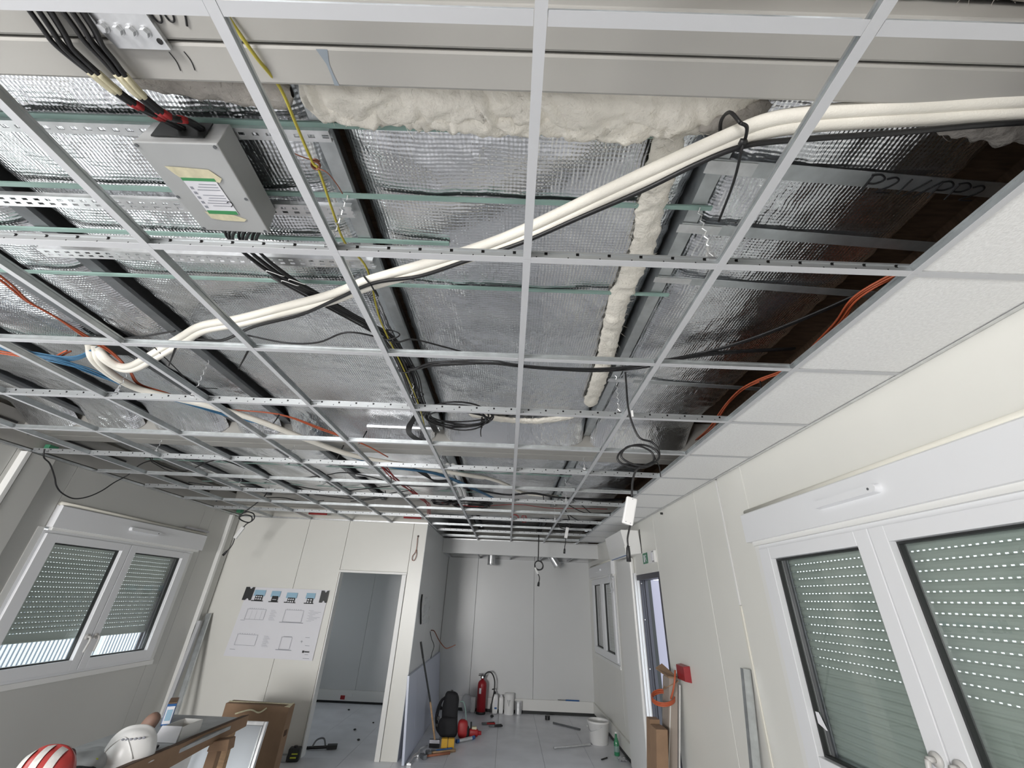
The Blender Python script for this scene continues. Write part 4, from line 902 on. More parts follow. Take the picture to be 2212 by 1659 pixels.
for i in range(3):
    cable('black_cable', [(-.66, 4.25 + i * .02, 2.87), (-.317, 4.429 + i * .025, 2.86), (-.047, 4.499 + i * .02, 2.85), (.22, 4.40 + i * .03, 2.86), (.507, 4.568 + i * .02, 2.86), (.849, 4.631 + i * .04, 2.87), (1.198, 4.694 + i * .05, 2.89), (1.5, 4.75, 2.92)], .006, 'black', 'black cable crossing the far middle bay to the right', 'cable', 'far black cable run')
for i in range(7):
    cable('black_cable', [(-1.0 + i * .012, 3.50, 2.86), (-.949 + i * .012, 3.66 + i * .01, 2.84), (-.826, 3.86 + i * .014, 2.82), (-.70, 3.94 + i * .012, 2.85), (-.62 + i * .005, 4.05, 2.89), (-.61, 4.6, 2.90)], .006, 'black', 'black cable in the thick bunch sagging before the far joist', 'cable', 'thick far bunch of black cables')
coil((-.55, 5.15, 2.86), .27, .20, 0, 8, 'black', .0065, 'far flat coil of black cables beside the white flexible tubes', jitter=.05)
coil((-.93, 5.10, 2.86), .13, .12, 0, 5, 'black', .0065, 'small bundle of black cable left of the white flexible tubes', jitter=.03)
for i in range(2):
    cable('flexible_tube', [(-.66 + i * .055, 3.55, 2.90), (-.65 + i * .055, 3.8, 2.88), (-.645 + i * .05, 4.2, 2.875), (-.64 + i * .05, 4.6, 2.88), (-.663 + i * .045, 5.2, 2.87), (-.674 + i * .045, 5.6, 2.90)], .021, 'white', 'white flexible tube running along the far joist', 'tube', 'white flexible tubes', seg=12)
strand([(-1.32, 3.45, 2.87), (-1.295, 3.601, 2.86), (-1.272, 3.817, 2.85), (-1.266, 4.097, 2.85), (-1.232, 4.407, 2.85), (-1.184, 4.705, 2.85), (-1.155, 5.015, 2.85), (-1.134, 5.242, 2.84), (-1.189, 5.635, 2.82), (-1.231, 5.97, 2.80)], 4, .014, .005, 'redc', 'red cable in the bunch running back to the partition corner', 'red cables near the partition', 'red_cable', wob=.012)
cable('red_cable', [(-.95, 5.2, 2.86), (-.5, 5.3, 2.85), (-.2, 5.25, 2.87), (.1, 5.1, 2.86), (.5, 5.25, 2.86), (.9, 5.3, 2.88), (1.3, 5.35, 2.9)], .004, 'redc', 'single red cable crossing above the corridor entrance', 'cable')
coil((.04, 5.75, 2.80), .05, .05, 1.2, 2, 'redc', .0045, 'small looped red wire hanging above the corridor entrance', 'wire', name='red_wire_loop')
coil((.18, 5.80, 2.80), .03, .05, 1.2, 2, 'redc', .0045, 'second small red wire loop, right of the other', 'wire', name='red_wire_loop')
for P, lab in (([(-.72, 6.95, 2.88), (-.632, 6.935, 2.85), (-.34, 6.53, 2.85), (-.114, 6.564, 2.85), (.198, 6.864, 2.86)], 'black cable bowed across the corridor ceiling, nearer one'), ([(-.9, 7.6, 2.87), (-.737, 7.60, 2.85), (-.375, 7.45, 2.85), (-.035, 7.42, 2.85), (.387, 7.43, 2.85), (.743, 7.58, 2.87)], 'black cable bowed across the corridor ceiling beside the soffit'), ([(.74, 7.186, 2.85), (1.085, 7.034, 2.85), (1.288, 6.82, 2.87), (1.5, 6.7, 2.9)], 'black cable above the corridor tiles, farthest right'), ([(.60, 4.80, 2.88), (.729, 4.984, 2.85), (.965, 5.338, 2.84), (1.191, 5.527, 2.87), (1.45, 5.6, 2.9)], 'black cable drooping right of the far joist, left one'), ([(.70, 4.75, 2.89), (.873, 4.955, 2.86), (1.104, 5.408, 2.84), (1.315, 5.499, 2.87), (1.5, 5.5, 2.9)], 'black cable drooping right of the far joist, right one'), ([(.80, 5.70, 2.88), (.908, 5.813, 2.84), (1.089, 6.088, 2.84), (1.299, 6.078, 2.86)], 'black cable drooping just before the corridor tiles'), ([(-2.9, 4.3, 2.87), (-2.6, 4.5, 2.85), (-2.2, 4.65, 2.83), (-1.8, 4.5, 2.84), (-1.3, 4.3, 2.86)], 'black cable drooping over the middle of the partition'), ([(-2.2, 5.3, 2.85), (-1.9, 5.1, 2.84), (-1.6, 4.9, 2.85), (-1.2, 4.8, 2.88)], 'black cable above the doorway, before the partition')):
    cable('black_cable', P, .006, 'black', lab, 'cable')
for k, (xa, xb, lab) in enumerate(((-3.01, -2.738, 'dark red batten above the partition, left of the doorway'), (-1.60, -1.34, 'dark red batten above the partition, right of the doorway'))):
    tag(MB().box(xa, xb, 5.885, 5.905, 2.752, 2.782).build('red_batten', 'redtape', bevel=.003), lab, 'batten')

# hanging leads with white lamp drivers
def lead(label, cab, r, driver=None, connector=None, loops=None):
    t = thing('lamp_lead', label, 'lamp lead', cab[0])
    o = Vector(cab[0]); rel = lambda P: [Vector(p) - o for p in P]
    MB().tube(sm(rel(cab), 7), r, 8).build('lead_cable', 'black', t, smooth=True)
    if driver:
        (a, b, w, th, rz) = driver; a = Vector(a) - o; b = Vector(b) - o
        z = (b - a).normalized(); x = Vector((cos(rz), sin(rz), 0)); x = (x - z * x.dot(z)).normalized(); y = z.cross(x)
        Rm = Matrix((x, y, z)).transposed(); L = (b - a).length
        d = MB().box(-w / 2, w / 2, -th / 2, th / 2, 0, L, Rm, a).build('driver_body', 'white', t, bevel=min(.006, th * .3))
        q = MB()
        for (px, pz) in ((-.2, .93), (.22, .94), (.05, .07)): q.box(w * px - .002, w * px + .002, -th / 2 - .0008, th / 2 + .0008, L * pz - .002, L * pz + .002, Rm, a)
        q.build('driver_print', 'ink', d)
    if connector:
        P = rel(connector); n = len(P)
        MB().tube(sm(P, 6), r * .8, 8).build('plug_lead', 'black', t, smooth=True)
        e = P[-1]; dirv = (P[-1] - P[-2]).normalized()
        MB().tube([e - dirv * .002, e + dirv * .01, e + dirv * .03, e + dirv * .065], [r * .8, r * 1.6, r * 1.9, r * 2.0], 10).build('plug', 'black', t, smooth=True)
    return t
lead('black lead with a coiled loop and white driver hanging beside the tiles', [(.567, 1.55, 2.86), (.58, 1.6, 2.813), (.577, 1.6, 2.691), (.588, 1.6, 2.593), (.619, 1.6, 2.509), (.68, 1.6, 2.486), (.709, 1.6, 2.438), (.691, 1.6, 2.389), (.625, 1.605, 2.355), (.549, 1.61, 2.359), (.502, 1.61, 2.389), (.517, 1.61, 2.43), (.575, 1.605, 2.465), (.639, 1.60, 2.470), (.69, 1.595, 2.445), (.700, 1.59, 2.400), (.640, 1.59, 2.36), (.57, 1.59, 2.365), (.515, 1.59, 2.40), (.545, 1.59, 2.45), (.61, 1.595, 2.462), (.67, 1.60, 2.435), (.675, 1.6, 2.39), (.626, 1.6, 2.363), (.586, 1.6, 2.341), (.561, 1.6, 2.283), (.55, 1.6, 2.208)], .0052,
     driver=((.550, 1.6, 2.205), (.516, 1.6, 2.082), .050, .022, 0), connector=[(.531, 1.6, 2.083), (.520, 1.6, 2.05), (.512, 1.6, 2.02), (.511, 1.6, 1.99)])
tag(MB().tube([(.68, 1.60, 2.42), (.70, 1.6, 2.36), (.70, 1.60, 2.31)], .0025, 6).build('cable_tie', 'black'), 'black tie tail on the coiled lead beside the tiles', 'cable tie')
tag(MB().box(.588, .598, 1.59, 1.60, 2.62, 2.655).build('wire_tag', 'white'), 'tiny white tag on the lead above the coil', 'tag')
lead('black lead with white driver hanging in the left back corner', [(-3.33, 5.27, 3.07), (-3.35, 5.25, 2.88), (-3.40, 5.2, 2.76), (-3.56, 5.2, 2.60), (-3.50, 5.2, 2.64), (-3.40, 5.2, 2.62), (-3.37, 5.2, 2.56), (-3.42, 5.2, 2.51), (-3.52, 5.2, 2.53), (-3.57, 5.2, 2.57), (-3.50, 5.2, 2.60), (-3.42, 5.21, 2.585), (-3.40, 5.21, 2.53), (-3.444, 5.2, 2.49), (-3.47, 5.2, 2.45)], .0075, driver=((-3.47, 5.2, 2.452), (-3.535, 5.2, 2.31), .045, .03, 0), connector=[(-3.535, 5.2, 2.31), (-3.535, 5.2, 2.25), (-3.55, 5.2, 2.20), (-3.575, 5.2, 2.16)])
lead('black lead with white driver hanging before the corridor, near the tiles', [(.736, 5.5, 2.90), (.785, 5.5, 2.80), (.80, 5.5, 2.70), (.76, 5.5, 2.64), (.67, 5.5, 2.65), (.645, 5.5, 2.70), (.70, 5.5, 2.755), (.78, 5.5, 2.76), (.80, 5.5, 2.72), (.78, 5.5, 2.68)], .007, driver=((.768, 5.5, 2.66), (.738, 5.5, 2.52), .042, .03, 0), connector=[(.738, 5.5, 2.52), (.735, 5.5, 2.46), (.725, 5.5, 2.42), (.722, 5.5, 2.39)])
lead('black lead with ring loop and slim white driver hanging before the soffit', [(.46, 6.9, 2.99), (.462, 6.85, 2.80), (.460, 6.8, 2.689), (.456, 6.8, 2.404), (.455, 6.8, 2.33), (.51, 6.8, 2.31), (.53, 6.8, 2.25), (.50, 6.8, 2.20), (.44, 6.8, 2.20), (.40, 6.8, 2.25), (.42, 6.8, 2.31), (.48, 6.8, 2.32), (.53, 6.8, 2.27), (.52, 6.8, 2.21), (.45, 6.8, 2.19), (.405, 6.8, 2.23), (.408, 6.8, 2.26)], .009, driver=((.40, 6.8, 2.225), (.452, 6.8, 2.13), .03, .025, 0), connector=[(.452, 6.8, 2.13), (.470, 6.8, 2.10), (.475, 6.8, 2.06), (.468, 6.8, 2.02)])
# hanging cable in the far left corner
cable('black_cable', [(-4.02, 2.75, 2.83), (-3.98, 2.9, 2.80), (-3.93, 3.05, 2.79), (-3.9, 3.2, 2.80)], .007, 'black', 'short black cable with green gland at the left edge beam', 'cable')
tag(MB().box(-4.075, -4.03, 3.05, 3.13, 2.74, 2.79).build('green_gland', 'exit', bevel=.004), 'small green connector on the left edge beam', 'connector')
tag(MB().box(-4.06, -4.0, 5.85, 5.93, 2.73, 2.79).build('green_gland', 'exit', bevel=.004), 'small green connector in the left back corner', 'connector')
# red wire from a hole in the partition, and hole
hl = MB().cyl((-1.372, 6.012, 2.527), (-1.372, 6.021, 2.527), .014, seg=14)
tag(hl.build('cable_grommet', 'gasket'), 'black cable hole high on the partition right of the doorway', 'grommet')
cable('red_wire', [(-1.372, 6.012, 2.527), (-1.372, 5.99, 2.48), (-1.368, 5.99, 2.36), (-1.38, 5.99, 2.30), (-1.41, 5.99, 2.25), (-1.405, 5.99, 2.20), (-1.375, 5.99, 2.20), (-1.355, 5.99, 2.27), (-1.365, 5.99, 2.34)], .0045, 'copper', 'reddish wire looped below the hole in the partition', 'wire')

# ================================================================ WALL MOUNTED THINGS
# air conditioner (local x = -y, local y = outward)
ac = thing('air_conditioner', 'white wall air conditioner above the outer door', 'air conditioner', RW(5.55, 0, 2.30), RW_A)
def extr(prof, x0, x1):
    n = len(prof)
    return MB().add([(x0, a, b) for a, b in prof] + [(x1, a, b) for a, b in prof], [tuple(range(n)), tuple(range(2 * n - 1, n - 1, -1))] + [(i, (i + 1) % n, n + (i + 1) % n, n + i) for i in range(n)])
extr([(0, .03), (-.02, .30), (-.235, .30), (-.246, .29), (-.205, .105), (-.185, .012), (-.17, .004)], -.45, .43).build('casing', 'white', ac)
extr([(-.0, .028), (0, .312), (-.006, .312), (-.006, .028)], .43, .443).build('back_plate', 'gasket', ac)
extr([(-.206, .112), (-.214, .108), (-.197, .022), (-.189, .016)], -.44, .425).build('louver', 'trim', ac)
MB().box(-.44, .425, -.212, -.204, .104, .107).build('panel_seam', 'gasket', ac)
MB().cyl((.432, -.15, .10), (.4345, -.15, .10), .007, seg=10).build('screw', 'gasket', ac)
MB().box(-.40, .35, -.180, -.172, .002, .010).build('outlet_slot', 'bluep', ac)
# exit sign
ex = thing('exit_sign', 'green and white emergency exit sign over the outer door', 'exit sign', RW(4.80, 0, 2.19), RW_A)
MB().box(-.20, .20, -.030, 0, 0, .125).build('sign_body', 'white', ex, bevel=.004)
pn = MB().box(-.195, -.02, -.033, -.0305, .004, .121).build('sign_panel', 'exit', ex)
q = MB().box(-.16, -.115, -.0342, -.0332, .02, .10).box(-.085, -.075, -.0342, -.0332, .035, .075)
q.cyl((-.078, -.0342, .092), (-.078, -.0332, .092), .010, seg=10)
q.add([(-.075, -.0342, .04), (-.05, -.0342, .015), (-.044, -.0342, .02), (-.069, -.0342, .045)], [(0, 1, 2, 3)]); q.add([(-.085, -.0342, .07), (-.105, -.0342, .05), (-.102, -.0342, .045), (-.08, -.0342, .06)], [(0, 1, 2, 3)])
q.build('sign_pictogram', 'paper', pn)
MB().box(.10, .155, -.034, -.0305, .02, .105).build('sign_window', 'paper', ex)
for z in (.006, .108): MB().box(.13, .19, -.033, -.0302, z, z + .010).build('sign_clip', 'alu', ex)
# call point and switch
al = thing('fire_call_point', 'red fire alarm call point on the right wall beside the door', 'alarm', RW(4.17, 0, 1.16), RW_A)
MB().hexa([(-.115, 0, .0), (.095, 0, .0), (.095, 0, .125), (-.115, 0, .125), (-.10, -.055, .008), (.08, -.055, .008), (.08, -.055, .118), (-.10, -.055, .118)]).build('housing', 'red', al, bevel=.003)
MB().box(-.07, -.02, -.057, -.0552, .04, .075).build('push_plate', 'redtape', al)
sw = thing('light_switch', 'white wall switch left of the red call point', 'switch', RW(4.425, 0, 1.14), RW_A)
MB().box(-.055, .055, -.012, 0, 0, .105).build('plate', 'white', sw, bevel=.003); MB().box(-.03, .03, -.016, -.0122, .02, .085).build('rocker', 'trim', sw, bevel=.002)
st = thing('cable_stub', 'small black stub under the ceiling tiles on right wall', 'cable stub', RW(4.25, 0.012, 2.655), RW_A)
MB().cyl((0, .012, 0), (0, -.012, 0), .012, seg=12).build('stub', 'gasket', st)
# clear plastic hanging on the rear window box
pb = MB().grid(10, 18, lambda u, v: tuple(RW(6.50 + .10 * u, .075 + .015 * sin(u * 9 + v * 4) + .01 * sin(v * 13), 2.16 - .26 * v)))
tag(pb.build('plastic_bag', 'clearbag', smooth=True), 'clear crumpled plastic hanging from the rear window shutter box', 'plastic bag')

# poster with building plans
PC = [(-3.626, 1.769), (-2.501, 1.772), (-2.515, .954), (-3.685, .965)]
def PP_(u, v, y): 
    a = [PC[0][k] * (1 - u) + PC[1][k] * u for k in (0, 1)]; b = [PC[3][k] * (1 - u) + PC[2][k] * u for k in (0, 1)]
    return Vector((a[0] * (1 - v) + b[0] * v, y, a[1] * (1 - v) + b[1] * v))
po = thing('plan_poster', 'large white sheet of building plans taped to the partition', 'poster', (-3.08, 6.012, 1.36)); O_ = Vector((-3.08, 6.012, 1.36))
def patch(mb, u0, u1, v0, v1, y): return mb.add([PP_(u0, v0, y) - O_, PP_(u1, v0, y) - O_, PP_(u1, v1, y) - O_, PP_(u0, v1, y) - O_], [(0, 1, 2, 3)])
MB().grid(24, 16, lambda u, v: tuple(PP_(u, v, 6.012 - .004 * sin(u * 6) ** 2 - .012 * max(0, u - .8) * v * 3) - O_)).build('paper_sheet', 'paper', po, smooth=True)
Y1, Y2 = 5.9985, 5.9975
for (u0, u1, v0, v1, n) in ((.10, .235, .04, .21, 3), (.31, .42, .045, .215, 0), (.50, .63, .06, .215, 3), (.74, .85, .055, .215, 2)):
    pic = patch(MB(), u0, u1, v0, (v0 + v1) * .52, Y1).build('picture_sky', 'skyblue', po)
    w = u1 - u0
    q = patch(MB(), u0 + w * .2, u1 - w * .12, v0 + .075, v1 - .012, Y1 - .0003); patch(q, u0 - w * .05, u1, v1 - .014, v1, Y1 - .0003); q.build('picture_building', 'marker', pic)
    q = MB()
    if n:
        for i in range(n):
            for j in range(2):
                a = u0 + w * (.27 + i * .6 / n); patch(q, a, a + w * .36 / n, v0 + .09 + j * .035, v0 + .11 + j * .035, Y1 - .0006)
    else: patch(q, u0 + w * .3, u0 + w * .75, v1 - .045, v1 - .038, Y1 - .0006)
    q.build('picture_windows', 'paper', pic)
for (u0, u1, v0, v1, k) in ((.09, .31, .325, .475, 3), (.54, .76, .315, .485, 0), (.08, .31, .69, .84, 0), (.59, .71, .70, .865, 0)):
    q = MB(); e = .004
    patch(q, u0, u1, v0, v0 + e, Y1); patch(q, u0, u1, v1, v1 + e, Y1); patch(q, u0, u0 + e * .7, v0, v1, Y1); patch(q, u1, u1 + e * .7, v0, v1, Y1)
    for i in range(1, k + 1): patch(q, u0 + (u1 - u0) * i * .27, u0 + (u1 - u0) * i * .27 + .0015, v0 + .02, v1, Y1)
    if not k and u0 > .5: patch(q, u0 - .03, u1 + .03, v1 + .008, v1 + .016, Y1)
    for i in range(7): a = u0 + .02 + (u1 - u0) * .12 * i; patch(q, a, a + .008, v0 - .012, v0 - .006, Y1)
    q.build('plan_drawing', 'ink', po)
q = MB()
for (u0, v0) in ((.37, .33), (.385, .70)):
    for i in range(12): patch(q, u0 + .004 * (i % 3), u0 + .05 + .01 * ((i * 5) % 4), v0 + i * .013, v0 + i * .013 + .002, Y1)
for i in range(9): patch(q, .82 + .02 * (i % 2), .88 + .03 * ((i * 3) % 4), .31 + i * .019, .313 + i * .019, Y1)
patch(q, .815, .845, .748, .752, Y1); patch(q, .828, .832, .735, .768, Y1)
for (a, b, c) in ((.05, .10, .49), (.05, .11, .90), (.86, .91, .69), (.88, .93, .80), (.89, .96, .97), (.90, .94, .92)): patch(q, a, b, c, c + .005, Y1)
q.build('plan_text', 'ink', po)['kind'] = 'stuff'
q = MB(); patch(q, .865, .885, .87, .90, Y1); patch(q, .89, .945, .877, .893, Y1); q.build('plan_logo', 'marker', po)
for (u0, u1, v0, v1) in ((-.02, .085, .0, .20), (.915, 1.005, .01, .19)):
    pts = [(u0, v0), (u0 + (u1 - u0) * .35, v0), (u0 + (u1 - u0) * .5, v0 + .028), (u0 + (u1 - u0) * .65, v0 + .028), (u0 + (u1 - u0) * .8, v0), (u1, v0), (u1, v1), (u0 + (u1 - u0) * .8, v1), (u0 + (u1 - u0) * .65, v1 - .028), (u0 + (u1 - u0) * .5, v1 - .028), (u0 + (u1 - u0) * .35, v1), (u0, v1)]
    n = len(pts)
    MB().add([PP_(a, b, 5.993) - O_ for a, b in pts] + [PP_(a, b, 5.9972) - O_ for a, b in pts], [tuple(range(n)), tuple(range(n, 2 * n))] + [(i, (i + 1) % n, n + (i + 1) % n, n + i) for i in range(n)]).build('black_tape', 'gasket', po)

# ================================================================ CORRIDOR FLOOR
def leanboard(y0, y1, label):
    b0, b1, t0, t1 = -1.175, -1.145, -1.249, -1.222
    o = MB().hexa([(b0, y0, .002), (b1, y0, .002), (b1, y1, .002), (b0, y1, .002), (t0, y0 + .03, .855), (t1, y0 + .03, .85), (t1, y1 + .03, .85), (t0, y1 + .03, .855)]).build('leaning_panel', 'bluefilm', bevel=.002)
    return tag(o, label, 'panel')
leanboard(5.91, 6.42, 'short bluish white panel leaning at the partition corner'); leanboard(6.425, 8.58, 'long bluish white panel leaning along the corridor wall')
for i, (x0, y0, x1, y1) in enumerate(((-1.10, 5.95, -1.06, 6.35), (-1.07, 6.25, -1.0, 6.6))):
    o = MB().tube(sm([(x0, y0, .012), (x0 + .01, (y0 + y1) / 2, .03), (x1, y1, .014)], 5), .012, 6).box(x0 - .02, x0 + .03, y0 - .02, y0 + .05, .002, .02).build('metal_bracket', 'galvlight')
    tag(o, ('bent metal bracket on the floor at the leaning panel, nearer one', 'bent metal bracket on the floor at the leaning panel, farther one')[i], 'bracket')
br_ = thing('broom', 'long handled broom leaning against the corridor wall', 'broom', (-.905, 6.61, 0))
MB().tube([(-.29, -.31, 1.19), (-.24, -.26, 1.0)], .014, 10).build('grip', 'black', br_)
MB().tube([(-.24, -.26, 1.0), (-.10, -.11, .5)], .012, 10).build('upper_handle', 'gasket', br_)
MB().tube([(-.10, -.11, .5), (0, 0, .07)], .012, 10).build('handle', 'wood', br_)
MB().box(-.07, .07, -.03, .03, .045, .085).build('brush_block', 'alu', br_, bevel=.005)
q = MB()
for i in range(14):
    for j in range(3): q.box(-.068 + i * .0098, -.062 + i * .0098, -.026 + j * .02, -.018 + j * .02, 0.001, .046)
q = q.build('bristles', 'blackmat', br_); q['kind'] = 'stuff'
# backpack
bp = thing('backpack', 'black work backpack standing on the corridor floor', 'backpack', (-.79, 7.10, 0))
MB().ell((0, .02, .27), (.115, .085, .245), 22, 16, .6, nz=.10, nf=9).build('main_bag', 'blackmat', bp, smooth=True)
MB().ell((.0, -.05, .12), (.14, .075, .118), 20, 12, .6, nz=.12, nf=9).build('front_pocket', 'blackmat', bp, smooth=True)
MB().ell((0.02, .02, .465), (.08, .07, .05), 18, 10, .8, nz=.12).build('top_lid', 'blackmat', bp, smooth=True)
for k in (0, 1):
    MB().tube(sm([(-.06, -.01, .47), (-.13 - .02 * k, .0, .40), (-.17 - .025 * k, -.02, .25), (-.15 - .02 * k, -.03, .10), (-.12, -.03, .04)], 6), .012, 8).build('shoulder_strap', 'blackmat', bp, smooth=True)
MB().tube(sm([(-.03, 0, .50), (0, 0, .535), (.04, 0, .50)], 5), .008, 8).build('carry_loop', 'black', bp, smooth=True)
MB().box(-.17, -.14, -.05, -.02, .19, .23).box(-.18, -.15, -.05, -.02, .12, .15).build('buckle', 'black', bp)
rb = thing('red_tool_bag', 'red tool bag with grey-green hose against the backpack', 'tool bag', (-.585, 7.08, 0))
MB().ell((0, 0, .105), (.075, .07, .103), 20, 12, .65, nz=.10, nf=10).build('bag_body', 'redtape', rb, smooth=True)
MB().ell((.06, .0, .07), (.035, .05, .068), 14, 10, .7).build('side_pocket', 'blackmat', rb, smooth=True)
MB().tube(sm([(-.07, .04, .40), (-.02, .03, .40), (.02, .02, .30), (.045, .0, .15), (.06, .0, .09)], 6), .009, 8).build('hose', 'teal', rb, smooth=True)
dr = thing('cordless_tool', 'small red and cream power tool lying right of the backpack', 'power tool', (-.44, 7.14, 0))
MB().ell((0, 0, .05), (.085, .045, .049), 18, 10, .7).build('motor_body', 'redtape', dr, smooth=True); MB().box(-.02, .05, -.03, .03, .085, .12).build('top_cover', 'tapey', dr, bevel=.01); MB().cyl((-.03, 0, .09), (-.035, 0, .17), .012).build('grip', 'black', dr)
MB().cyl((.08, 0, .05), (.12, .0, .05), .028, .022).build('nose', 'red', dr)
# fire extinguisher
fe = thing('fire_extinguisher', 'tall red fire extinguisher with black hose by the corridor end wall', 'fire extinguisher', (-.405, 8.47, 0))
MB().lathe([(.070, .03), (.078, .035), (.078, .40), (.074, .435), (.055, .465), (.028, .48), (.024, .50)], 28).build('cylinder', 'red', fe, smooth=True)
MB().lathe([(.072, .0), (.082, .002), (.082, .035), (.074, .038)], 28).build('foot_ring', 'black', fe, smooth=True)
MB().box(-.035, .035, -.02, .02, .50, .535).box(-.075, .02, -.012, .012, .535, .547).box(-.07, .01, -.012, .012, .557, .566).build('valve', 'black', fe, bevel=.003)
MB().cyl((0, -.022, .52), (0, -.04, .52), .016, seg=14).build('gauge', 'galvlight', fe)
MB().tube(sm([(.03, 0, .52), (.05, -.01, .57), (.11, -.01, .60), (.17, -.01, .57), (.215, 0, .47), (.215, 0, .32), (.19, 0, .19), (.175, -.01, .12)], 6), .011, 10).build('hose', 'black', fe, smooth=True)
MB().tube([(.178, -.01, .15), (.172, -.01, .03)], [.012, .022], 12).build('horn', 'black', fe)
MB().hexa([(-.045, -.0725, .29), (-.01, -.0795, .29), (-.01, -.0795, .37), (-.045, -.0725, .37), (-.045, -.0715, .29), (-.01, -.0785, .29), (-.01, -.0785, .37), (-.045, -.0715, .37)]).build('instruction_label', 'paper', fe)
jc = thing('spray_canister', 'white spray canister with black pump behind the extinguisher hose', 'canister', (-.17, 8.52, 0))
MB().ell((0, 0, .14), (.055, .05, .14), 20, 14, .45).build('canister_body', 'white', jc, smooth=True); MB().cyl((-.01, 0, .27), (-.01, 0, .31), .02).build('cap', 'gasket', jc)
MB().tube(sm([(-.01, 0, .31), (-.03, -.01, .345), (-.06, -.01, .34)], 4), .009, 8).build('pump_nozzle', 'black', jc)
MB().box(-.005, .04, -.052, -.049, .07, .20).build('canister_label', 'paper', jc); MB().box(-.003, .038, -.0535, -.0522, .075, .10).build('label_band', 'bluep', jc)
bc = thing('white_jug', 'plain white jug right of the spray canister', 'jug', (-.06, 8.56, 0)); MB().ell((0, 0, .12), (.04, .045, .12), 18, 12, .4).build('jug_body', 'white', bc, smooth=True); MB().cyl((0, 0, .23), (0, 0, .26), .02).build('cap', 'paper', bc)
cb = thing('clear_bag', 'clear plastic bag with white contents left of the extinguisher', 'bag', (-.60, 8.52, 0))
MB().ell((-.06, 0, .13), (.09, .07, .13), 20, 14, .8, nz=.22, nf=10).build('bag_film', 'clearbag', cb, smooth=True); MB().ell((.05, .02, .11), (.05, .05, .11), 16, 12, .4).build('white_carton', 'white', cb, smooth=True)
def can(x, y, r, h, label, name='paint_can'):
    t = thing(name, label, 'can', (x, y, 0))
    MB().lathe([(r * .97, 0), (r, .006), (r, h - .012), (r * 1.03, h - .008), (r * 1.03, h), (r * .93, h), (r * .93, h - .008)], 26).build('can_body', 'galvlight' if r < .07 else 'white', t, smooth=False)
    MB().cyl((0, 0, h - .008), (0, 0, h - .003), r * .9, seg=24).build('lid', 'galvlight', t)
    return t
c1 = can(.08, 8.55, .085, .29, 'larger white paint can by the corridor end wall')
MB().tube([(-.025, -.0845, .21), (-.005, -.087, .12), (.012, -.0865, .21)], .004, 5).build('can_mark', 'marker', c1)
can(.245, 8.57, .06, .18, 'smaller grey paint can beside the larger white one')
bk = thing('bucket', 'white plastic bucket near the right corridor wall', 'bucket', (1.36, 7.13, 0))
MB().lathe([(.125, 0), (.130, .004), (.152, .235), (.158, .238), (.158, .262), (.150, .262), (.146, .25), (.124, .012)], 32).build('bucket_body', 'white', bk, smooth=True)
MB().tube(sm([(-.152, 0, .20), (-.13, -.09, .15), (-.05, -.155, .185), (.02, -.165, .215)], 6), .003, 6).build('bail_handle', 'galvlight', bk, smooth=True); MB().cyl((-.155, 0, .19), (-.163, 0, .19), .012).build('handle_lug', 'white', bk)
bt = thing('glass_bottle', 'green glass water bottle beside the bucket', 'bottle', (1.50, 6.64, 0))
MB().lathe([(.033, 0), (.036, .006), (.036, .12), (.030, .15), (.016, .185), (.013, .225), (.015, .227)], 20).build('bottle_body', 'bottleglass', bt, smooth=True); MB().cyl((0, 0, .226), (0, 0, .243), .0155, seg=16).build('cap', 'white', bt); MB().lathe([(.0365, .04), (.0368, .045), (.0368, .095), (.0365, .10)], 20).build('bottle_label', 'teal', bt, smooth=True)
def rod(p, q, r, m, label, name='metal_rod', cat='rod'): return tag(MB().tube([p, q], r, 8).build(name, m), label, cat)
rod((.80, 8.06, .013), (1.19, 7.74, .013), .012, 'galvdark', 'dark metal rod on the floor before the end wall')
rod((.68, 6.77, .014), (1.22, 7.0, .014), .013, 'galvlight', 'bright metal rod on the floor left of the bucket')
rod((1.25, 6.42, .009), (1.34, 6.50, .009), .008, 'gasket', 'short black rod on the floor near the green bottle')
tr_ = thing('tape_roll', 'small black roll on the floor near the end wall', 'roll', (.73, 8.30, 0)); MB().lathe([(.02, 0.001), (.042, .001), (.042, .055), (.02, .055)], 20).build('roll', 'black', tr_)
lv = thing('paint_roller', 'blue handled tool lying on the end wall trunking', 'tool', (1.24, 8.622, .216)); MB().tube([(-.16, 0, 0), (.08, 0, 0)], .010, 8).build('handle', 'bluep', lv); MB().tube([(-.30, 0, .002), (-.16, 0, 0)], .005, 8).build('shaft', 'galvdark', lv)
for i, (x, y, a, lab, m) in enumerate(((-.97, 6.17, .60, 'hammer on the corridor floor, nearer of the two', 'woodred'), (-.93, 6.30, .50, 'hammer on the corridor floor, farther of the two', 'wood'))):
    t = thing('hammer', lab, 'hammer', (x, y, 0), a)
    MB().tube([(0, 0, .025), (.15, 0, .02), (.36, 0, .018)], [.012, .012, .017], 10).build('handle', m, t, smooth=True)
    MB().box(-.022, .022, -.05, .05, .003, .045).cyl((0, .05, .024), (0, .075, .024), .02, .016, 12).build('head', 'galvdark', t, bevel=0)
yp = thing('yellow_case', 'yellow folded case on the corridor floor before the backpack', 'case', (-.735, 6.64, 0), .1)
MB().box(-.085, -.003, -.05, .02, 0.001, .10).build('left_half', 'yellow', yp, bevel=.006); MB().box(.003, .085, -.05, .02, 0.001, .10).build('right_half', 'yellow', yp, bevel=.006)
bl_ = thing('blue_tool', 'blue and silver tool lying right of the yellow case', 'tool', (-.52, 6.93, 0), .72)
